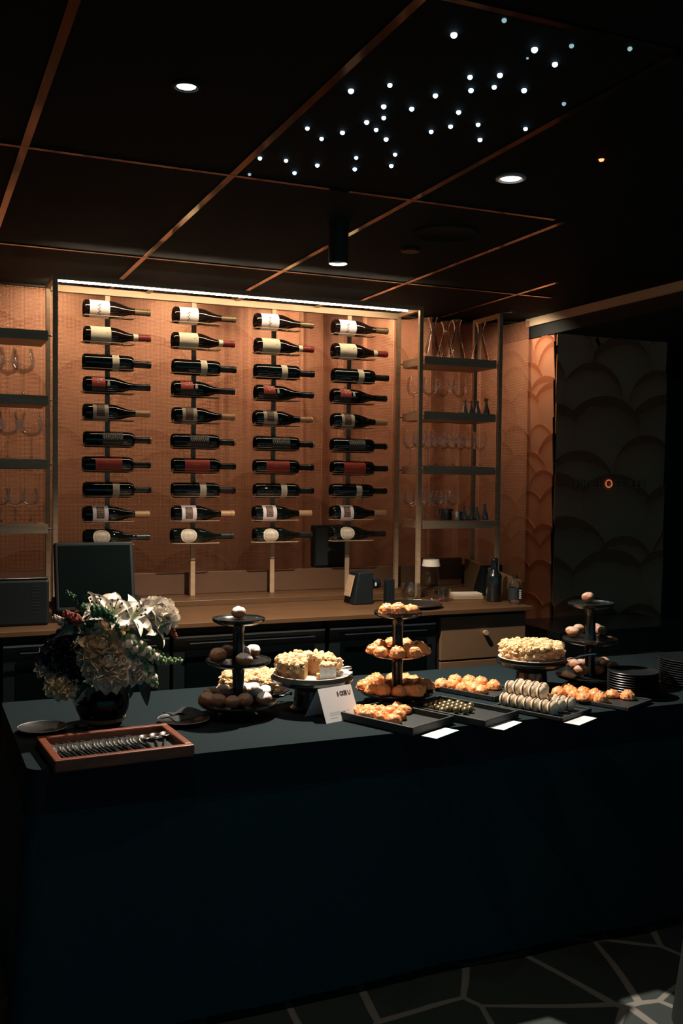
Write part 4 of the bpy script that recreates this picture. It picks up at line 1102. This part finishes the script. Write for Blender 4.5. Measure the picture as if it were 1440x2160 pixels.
# loose slices
def wedge(label, loc, rz, L=.085, h=.046, ang=.62, crumb=True, m='cake', tip=0):
    t = thing('cake_slice', label, 'cake slice', loc, rz=rz)
    n = 8; vs = [(0, 0, 0), (0, 0, h)]
    for i in range(n + 1):
        a = -ang / 2 + ang * i / n; vs += [(L * math.cos(a), L * math.sin(a), 0), (L * math.cos(a), L * math.sin(a), h)]
    fs = [(2 + 2 * i, 4 + 2 * i, 5 + 2 * i, 3 + 2 * i) for i in range(n)] + [(1, 3 + 2 * i, 5 + 2 * i) for i in range(n)] + [(0, 4 + 2 * i, 2 + 2 * i) for i in range(n)] + [(0, 2, 3, 1), (1, 3 + 2 * n, 2 + 2 * n, 0)]
    MB().add(vs, fs).obj('sponge', M[m], t, smooth=False, bevel=.002)
    if crumb:
        rnd = random.Random(4); b = MB()
        for i in range(70):
            r = L * math.sqrt(rnd.uniform(.02, 1)); a = rnd.uniform(-ang / 2, ang / 2) * .95; s_ = rnd.uniform(.004, .008)
            b.ball((r * math.cos(a), r * math.sin(a), h + rnd.uniform(0, .005)), s_, 8, 6, fn=lambda d: 1 + .3 * noise.noise(d * 1.5 + Vector((i, 0, 0))))
        b.obj('crumble_topping', M['crumble'], t, ang=180)
    return t
s_ = at(668, 1418, z=zc + .02); wedge('cream-filled slice of crumble cake showing its pale cut face', (s_.x, s_.y - .022, zc), vd + 2.5, .060, .040, .95, True, 'cream2')
s_ = at(700, 1424, z=zc); wedge('small fallen piece of crumble cake at the plate edge', (c1.x + .035, c1.y - .083, zc), PI * .93, .050, .016, .75, False)
s_ = at(725, 1427, z=zc)
tag(MB().ball((0, 0, .006), (.042, .019, .008), 24, 12, fn=lambda d: 1 + .25 * noise.noise(d * 2.2)).obj('cream_smear', M['cream2']), 'smear of white cream on the plate beside the cut cake', 'cream').location = (c1.x + .082, c1.y - .040, zc - .002)
def server(label, p0, p1, wide=.02, blade=.42, m='silver', nm='cake_server'):
    """flat-bladed server from p0 (blade tip) to p1 (handle end)"""
    p0, p1 = Vector(p0), Vector(p1); L = (p1 - p0).length; d = (p1 - p0) / L; s = d.cross(Vector((0, 0, 1))).normalized(); u = s.cross(d)
    t = thing(nm, label, 'cake server', p0)
    def fn(uu, v):
        x = uu * L * blade; wv_ = wide * (.25 + .75 * min(1, uu * 2.2)) * (1 - max(0, uu - .75) * 2.6)
        return tuple(d * x + s * (v - .5) * 2 * wv_ * .5)
    MB().grid(fn, 12, 2).obj('blade', M[m], t, solid=.0012)
    pts = [d * (L * (blade - .02 + (1 - blade + .02) * i / 8)) + u * (.004 * math.sin(PI * i / 8)) for i in range(9)]
    MB().tube(pts, [.003, .003, .0035, .004, .005, .006, .0065, .0065, .005], 10).obj('handle', M[m], t)
server('steel cake tongs resting on the middle cake plate', at(687, 1420, y=c1.y - .055), at(741, 1409, y=c1.y - .075), .022)
# back-left cake on a low plate
c2 = at(540, 1452, z=TT + .02); c2.z = TT; c2 += Vector((0.0, .035, 0))
round_plate('dark plate under the whole crumble cake behind the left stand', c2, .130, M['plateblk'], .014)
cake('whole crumble cake on a low plate behind the left tiered stand', (c2.x, c2.y, TT + .006), .107, .052, 31)
server('serving blade lying on the low plate behind the left stand', at(588, 1467, z=TT + .02), at(616, 1464, z=TT + .024), .02)
# right cake
c3 = at(1121, 1392, z=TT + HS); c3.z = TT
cake_stand('black pedestal stand carrying the whole crumble cake at right', c3, .128, HS, None)
round_plate('pale plate under the right crumble cake', c3 + Vector((0, 0, HS + .0025)), .120, M['rimwhite'])
cake('heaped crumble cake on the right pedestal stand', (c3.x, c3.y, zc), .107, .045, 41, n=460)
server('thin cake server sticking out from the right cake', at(1190, 1392, y=c3.y - .07), at(1257, 1379, y=c3.y - .09), .014)

# ---- black plates stacked at the right
def plate_stack(label, p_, r, n, gname):
    for i in range(n):
        o = MB().lathe([(0, 0), (r * .6, 0), (r * .94, .008), (r, .011), (r * .985, .0125), (r * .9, .009), (r * .6, .003), (0, .003)], 48).obj('dinner_plate', M['plateblk']) if i == 0 else plate_stack.o.copy()
        if i: COL.objects.link(o)
        plate_stack.o = o; o.location = (p_[0], p_[1], TT + i * .0085)
        tag(o, '%s, %s' % (label, nth(n - 1 - i, n, 'top')), 'plate', gname)
plate_stack('black plate in the pile at the table\'s right edge', at(1462, 1385, z=TT + .10), .125, 11, 'tall pile of black plates')
plate_stack('black plate in the pile beside the right tiered stand', at(1335, 1410, z=TT + .095), .088, 10, 'shorter pile of black plates')

# ---- left: small plates with napkins
def side_plate(label, p_, r, fold):
    t = thing('side_plate', label, 'plate', (p_.x, p_.y, TT))
    MB().lathe([(0, 0), (r * .55, 0), (r * .93, .010), (r, .014), (r * .99, .0155), (r * .92, .012), (r * .55, .004), (0, .004)], 48).obj('dish', M['plateblk'], t)
    MB().lathe([(r * .985, .0145), (r * 1.0, .0165), (r * 1.008, .0150), (r * .995, .0138)], 48, closed=True).obj('rim_highlight', M['rimwhite'], t)  # pale ring puts the shiny rim's highlight into the colour
p_ = at(387, 1517, z=TT + .012); side_plate('black side plate with a folded napkin right of the cutlery tray', p_, .078, True)
nq = thing('napkin', 'folded black napkin lying on the side plate', 'napkin', (p_.x, p_.y, TT + .0165), rz=.5)
MB().grid(lambda u, v: (-.062 + .124 * u, -.035 + .07 * v, .002 + .010 * math.exp(-((v - .5) * 3) ** 2) * (1 + .3 * math.sin(u * 9))), 16, 8).obj('fabric', M['napkin'], nq, solid=.0025)
MB().grid(lambda u, v: (-.050 + .10 * u, -.006 + .045 * v, .014 + .006 * math.sin(u * 7 + v * 2)), 16, 6).obj('top_fold', M['napkin'], nq, solid=.002)
p_ = at(92, 1540, z=TT + .012); p_.y += .03; side_plate('black side plate with a highlight painted round its rim behind the cutlery tray', p_, .070, False)

# ---- cutlery tray
c4 = [at(88, 1550, z=TT + .03), at(115, 1607, z=TT + .03), at(411, 1572, z=TT + .03), at(360, 1527, z=TT + .03)]
org = c4[1]; wv = c4[2] - c4[1]; rz4 = math.atan2(wv.y, wv.x); W4 = wv.length; D4 = .262
t = thing('wooden_tray', 'mahogany-framed tray of cutlery at the left front corner of the table', 'tray', (org.x, org.y, TT), rz=rz4)
MB().span((.006, .006, 0), (W4 - .006, D4 - .006, .010)).obj('lining', M['woodtray'], t, smooth=False)
b = MB()
for a_, c_ in (((0, 0), (W4, .022)), ((0, D4 - .022), (W4, D4)), ((0, .0225), (.022, D4 - .0225)), ((W4 - .022, .0225), (W4, D4 - .0225))): b.span((*a_, 0), (*c_, .032))
b.obj('frame', M['wood'], t, smooth=False, bevel=.004)
T4 = TR((org.x, org.y, 0), rz=rz4)
def fork():
    t = thing('fork', '', 'fork')
    MB().grid(lambda u, v: (0 + (v - .5) * (.006 + .005 * (1 - u)), u * .105, .0012 + .002 * math.sin(u * PI)), 10, 2).obj('handle', M['dsteel'], t, solid=.0018)
    MB().grid(lambda u, v: ((v - .5) * (.005 + .013 * min(1, u * 1.5)), .104 + u * .026, .002 + .006 * u * u), 8, 4).obj('head', M['silver'], t, solid=.0014)
    b = MB()
    for k_ in range(4):
        x = (k_ - 1.5) * .0052; b.tube([(x, .129, .0078), (x, .142, .0095), (x * .95, .158, .0085), (x * .9, .170, .0065)], [.0014, .0013, .0011, .0006], 6)
    b.obj('tines', M['silver'], t); return Proto(t)
fk = fork(); NF = 22
for i in range(NF):
    x = .034 + i * .0114; p_ = T4 @ Vector((x, .040 + .004 * math.sin(i * 1.7), 0))
    fk.put((p_.x, p_.y, TT + .0108 + .0006 * (i % 3)), (0, math.radians(38), rz4 + .10 + .02 * math.sin(i * 2.3)), 'small fork leaning in the tray, %s of the row' % nth(i, NF), 'forks lined up in the wooden tray')
def spoon():
    t = thing('spoon', '', 'spoon')
    MB().grid(lambda u, v: ((v - .5) * (.006 + .005 * (1 - u)), u * .110, .0012 + .003 * math.sin(u * PI)), 10, 2).obj('handle', M['dsteel'], t, solid=.0018)
    def fn(u, v):
        a = v * 2 * PI; r = u
        return (.0155 * r * math.cos(a), .133 + .024 * r * math.sin(a), .0045 + .0065 * (r * r) )
    MB().grid(fn, 8, 28).obj('bowl', M['silver'], t, solid=.0012); return Proto(t)
spn = spoon()
for i in range(3):
    p_ = T4 @ Vector((.272 + i * .0125, .042, 0))
    spn.put((p_.x, p_.y, TT + .0108 + .002 * i), (0, 0, rz4 - .06 - .12 * i), 'small teaspoon at the right of the forks, %s of the three' % nth(i, 3), 'teaspoons in the wooden tray')

# ================================================================ FLOWERS
vz = at(217, 1528, z=TT); vz = Vector((vz.x, vz.y + .01, TT))
t = thing('flower_vase', 'smoky round glass vase with a gilded band holding the bouquet', 'vase', vz)
MB().lathe([(0, .002), (.045, 0), (.062, .012), (.078, .05), (.080, .075), (.070, .105), (.056, .120), (.054, .122)], 44).obj('body', M['vaseglass'], t, ang=60)
MB().lathe([(.0632, .012), (.0645, .012), (.0695, .024), (.0682, .024)], 44, closed=True).obj('gilt_band', M['captan'], t)
NECK = vz + Vector((0, 0, .115))
FY = vz.y
def basis(d):
    d = d.normalized(); a = Vector((0, 0, 1)) if abs(d.z) < .9 else Vector((0, 1, 0))
    x = a.cross(d).normalized(); return Matrix((x, d.cross(x), d)).transposed().to_4x4()
def petal(b, T, L, W_, curl, cup=.3, tip=.0, wav=0, nseg=6):
    """petal rising from the origin, opening along +X, facing +Z"""
    ph = random.random() * 6
    def fn(u, v):
        s_ = v - .5; wd_ = W_ * (math.sin(PI * min(1, u * .92 + .06)) ** .7) * (1 - tip * u)
        a = curl * u
        x = L * (math.sin(a) / curl if abs(curl) > .01 else u); z = L * ((1 - math.cos(a)) / curl if abs(curl) > .01 else 0)
        return (x, s_ * wd_, -z + cup * W_ * (s_ * 2) ** 2 * (1 - .3 * u) + wav * W_ * math.sin(u * 9 + s_ * 5 + ph) * u)
    b.grid(fn, nseg, 4, T)
def stem_to(par, c, loc, m='leafd'):
    a = Vector((0, 0, 0)); e = NECK - loc
    mid = a.lerp(e, .5) + Vector((0, 0, .01))
    MB().tube([a, mid, e + Vector((0, 0, -.04))], .0028, 6).obj('stem', M[m], par)
def ruffle(name, label, px, py, dy, R, m, layers=6, n0=5, d=None, cat='flower', group='blooms in the bouquet'):
    loc = at(px, py, y=FY + dy); t = thing(name, label, cat, loc, group=group); R *= 1.28
    d = d or ((EYE - loc).normalized() + Vector((0, 0, .35)) + (loc - NECK).normalized() * .5)
    Bm = basis(d); b = MB(); rnd = random.Random(int(px * 7 + py))
    for l in range(layers):
        f_ = (l + 1) / layers; n = n0 + int(l * 1.6); el = math.radians(80 - 85 * f_)     # inner petals stand up, outer lie open
        for i in range(n):
            a = 2 * PI * (i + .5 * (l % 2)) / n + rnd.uniform(-.15, .15)
            T = Bm @ Matrix.Rotation(a, 4, 'Z') @ Matrix.Translation((R * .12 * f_, 0, -R * .28 * f_)) @ Matrix.Rotation(-el, 4, 'Y')
            petal(b, T, R * (.45 + .50 * f_) * rnd.uniform(.9, 1.08), R * (.42 + .28 * f_), rnd.uniform(-.9, -.2) if f_ < .5 else rnd.uniform(-.4, .6), .35, wav=.09)
    b.obj('petals', m, t, ang=180)
    MB().ball((0, 0, 0), R * .25, 10, 8).obj('core', m, t); stem_to(t, None, loc)
    return t
def lily(label, px, py, dy, R, d, m=None, openness=.9):
    loc = at(px, py, y=FY + dy); t = thing('white_lily', label, 'flower', loc, group='lilies in the bouquet'); Bm = basis(Vector(d)); b = MB()
    for i in range(6):
        T = Bm @ Matrix.Rotation(2 * PI * i / 6 + .2, 4, 'Z') @ Matrix.Translation((R * .05, 0, 0)) @ Matrix.Rotation(-math.radians(62 - 22 * (i % 2) * openness), 4, 'Y')
        petal(b, T, R * 1.15, R * (.66 if i % 2 else .46), .9 + .5 * openness, .22, tip=.35, wav=.05, nseg=10)
    b.obj('petals', m or M['petalb'], t, ang=180)
    s_ = MB(); a_ = MB()
    for i in range(6):
        an = 2 * PI * i / 6; e = Bm @ Vector((R * .22 * math.cos(an), R * .22 * math.sin(an), R * .72))
        s_.tube([(0, 0, 0), Bm @ Vector((R * .08 * math.cos(an), R * .08 * math.sin(an), R * .4)), e], .0012, 5)
        a_.ball(e, (.0035, .0065, .0035), 8, 6)
    s_.tube([(0, 0, 0), Bm @ Vector((0, 0, R * .85))], .0016, 6)
    s_.obj('stamens', M['bud'], t); a_.obj('anthers', M['anther'], t); stem_to(t, None, loc)
def spike(label, pts, m_bud, n, rb=.008, name='snapdragon', tipgreen=True, white=0):
    loc = Vector(pts[0]); t = thing(name, label, 'flower', loc, group='flower spikes in the bouquet')
    pv = [Vector(p) - loc for p in pts]
    MB().tube(pv, .003, 6).obj('stem', M['leaf'], t)
    b = MB(); w_ = MB(); rnd = random.Random(n)
    for i in range(n):
        f_ = i / n; k_ = f_ * (len(pv) - 1); j_ = min(int(k_), len(pv) - 2); c = pv[j_].lerp(pv[j_ + 1], k_ - j_)
        dr = (pv[j_ + 1] - pv[j_]).normalized(); Bm = basis(dr); a = i * 2.4; s_ = rb * (1.1 - .75 * f_)
        off = Bm @ Vector((math.cos(a) * s_ * 1.2, math.sin(a) * s_ * 1.2, 0))
        tgt = w_ if (white and f_ < white and i % 2 == 0) else b
        tgt.ball(c + off, (s_ * (1.25 if tgt is w_ else 1), s_ * (1.25 if tgt is w_ else 1), s_ * 1.3), 8, 6, fn=lambda q: 1 + .25 * noise.noise(q * 2 + Vector((i, 0, 0))))
    b.obj('buds', m_bud, t)
    if w_.v: w_.obj('open_florets', M['petalw'], t)
def leaf(label, p0, p1, W_, m='leafd', droop=.02, group='leaves in the bouquet', roll=0):
    p0, p1 = Vector(p0), Vector(p1); L = (p1 - p0).length; d = (p1 - p0).normalized(); s = d.cross((EYE - p0).normalized()).normalized(); u = s.cross(d)
    t = thing('leaf', label, 'leaf', p0, group=group)
    def fn(a, v):
        wd_ = W_ * math.sin(PI * min(1, a * .97 + .02)) ** .8 * (1 - .25 * a); c = (v - .5)
        q = d * (L * a) + s * (c * wd_) + u * (abs(c) * wd_ * .35 + .01 * math.sin(a * 5)) + Vector((0, 0, droop * math.sin(PI * a)))
        return tuple(q)
    MB().grid(fn, 12, 4).obj('blade', M[m], t, ang=180)
    MB().tube([d * (L * a / 8) + Vector((0, 0, droop * math.sin(PI * a / 8))) for a in range(8)], .0009, 5).obj('midrib', M['leaf'], t)

A = lambda px, py, dy=0: at(px, py, y=FY + dy)
ruffle('ruffled_bloom', 'large buttery double bloom at the centre of the bouquet', 213, 1362, -.085, .060, M['petaly'], 8, 6)
ruffle('ruffled_bloom', 'large ivory ruffled bloom at the lower centre of the bouquet', 228, 1398, -.095, .064, M['petalw'], 8, 6)
ruffle('ruffled_bloom', 'greyish ivory bloom right of the bouquet centre', 283, 1398, -.060, .050, M['petalw'], 7, 5)
ruffle('ruffled_bloom', 'pale full bloom at the upper right of the bouquet', 335, 1290, -.020, .052, M['petalb'], 6, 5)
ruffle('ruffled_bloom', 'small cream bloom at the lower left of the bouquet', 128, 1440, -.060, .042, M['petaly'], 6, 5)
ruffle('ruffled_bloom', 'tiny blush bloom at the far left of the bouquet', 93, 1408, -.020, .026, M['petalp'], 4, 4)
ruffle('ruffled_bloom', 'dim ivory bloom under the bouquet at lower left', 172, 1458, -.030, .034, M['petalw'], 4, 4)
ruffle('dark_bloom', 'near-black bloom at the left middle of the bouquet', 138, 1362, -.045, .056, M['petald'], 6, 6)
ruffle('dark_bloom', 'near-black bloom at the outer left of the bouquet', 110, 1385, -.015, .045, M['petald'], 5, 5)
ruffle('dark_bloom', 'near-black bloom left of the central ivory blooms', 150, 1405, -.060, .045, M['petald'], 5, 5)
lily('white lily facing up near the top left of the bouquet', 210, 1290, -.045, .070, (-.35, -.55, .9), M['petalw'])
lily('white lily with dark anthers at the top centre of the bouquet', 236, 1298, -.060, .078, (.1, -.75, .75))
lily('white lily opening to the right of the bouquet top', 275, 1306, -.065, .076, (.45, -.7, .55))
lily('white lily with curled petals at the right shoulder of the bouquet', 318, 1322, -.035, .070, (.8, -.45, .25))
lily('white lily half hidden behind the ruffled bloom at upper left', 180, 1330, -.030, .060, (-.4, -.7, .4), M['petalw'])
spike('rust-red plume at the upper left of the bouquet', [A(175, 1335), A(160, 1310, -.02), A(135, 1292, -.03)], M['celosia'], 60, .013, 'celosia_plume')
spike('rust-red plume drooping at the right of the bouquet', [A(325, 1318), A(355, 1322, -.01), A(372, 1345, -.02)], M['celosia'], 60, .009, 'celosia_plume')
spike('dusky grey-mauve plume at the left shoulder of the bouquet', [A(165, 1340), A(140, 1318, -.01), A(112, 1300, -.02)], M['petalp'], 50, .010, 'celosia_plume')
spike('green snapdragon spike rising at the top left of the bouquet', [A(205, 1335, -.05), A(180, 1290, -.05), A(160, 1265, -.04), A(138, 1247, -.03)], M['leaf'], 46, .0085)
spike('green snapdragon spike arching over the bouquet centre', [A(195, 1288, -.10), A(222, 1292, -.115), A(242, 1310, -.12), A(256, 1345, -.12)], M['leaf'], 50, .0080)
spike('snapdragon spike with white florets reaching right of the bouquet', [A(262, 1350, -.09), A(300, 1368, -.09), A(340, 1395, -.08), A(386, 1393, -.07)], M['bud'], 56, .011, white=.6)
spike('green snapdragon spike at the right edge of the bouquet', [A(275, 1365, -.06), A(310, 1378, -.06), A(345, 1380, -.05)], M['leaf'], 40, .012, white=.4)
spike('yellow-green buds hanging at the lower right of the bouquet', [A(300, 1410, -.05), A(318, 1430, -.06), A(330, 1448, -.06)], M['bud'], 26, .013, white=.8)
LV = [((300, 1430), (310, 1488), .045, 'pointed dark leaf hanging at the lower right of the bouquet'),
      ((230, 1440), (245, 1488), .040, 'dark leaf hanging below the bouquet centre'),
      ((255, 1430), (262, 1500), .042, 'long dark leaf right of the vase'),
      ((200, 1450), (190, 1490), .040, 'dark leaf curling left of the vase'),
      ((270, 1340), (300, 1352), .030, 'dark leaf between the lilies and the snapdragons'),
      ((170, 1340), (118, 1345), .035, 'dark leaf under the left plume'),
      ((290, 1345), (350, 1358), .040, 'dark leaf below the right lily'),
      ((140, 1430), (110, 1400), .040, 'dark leaf between the small left blooms'),
      ((160, 1285), (190, 1258), .030, 'thin grey-green leaf at the top left of the bouquet'),
      ((185, 1440), (160, 1475), .040, 'dark leaf over the rim at the left of the vase'),
      ((285, 1430), (275, 1470), .035, 'short dark leaf beside the long one'),
      ((255, 1385), (322, 1402), .030, 'leaf behind the right snapdragon')]
for a_, c_, wd_, lb in LV: leaf(lb, A(*a_, -.03), A(*c_, -.07), wd_)
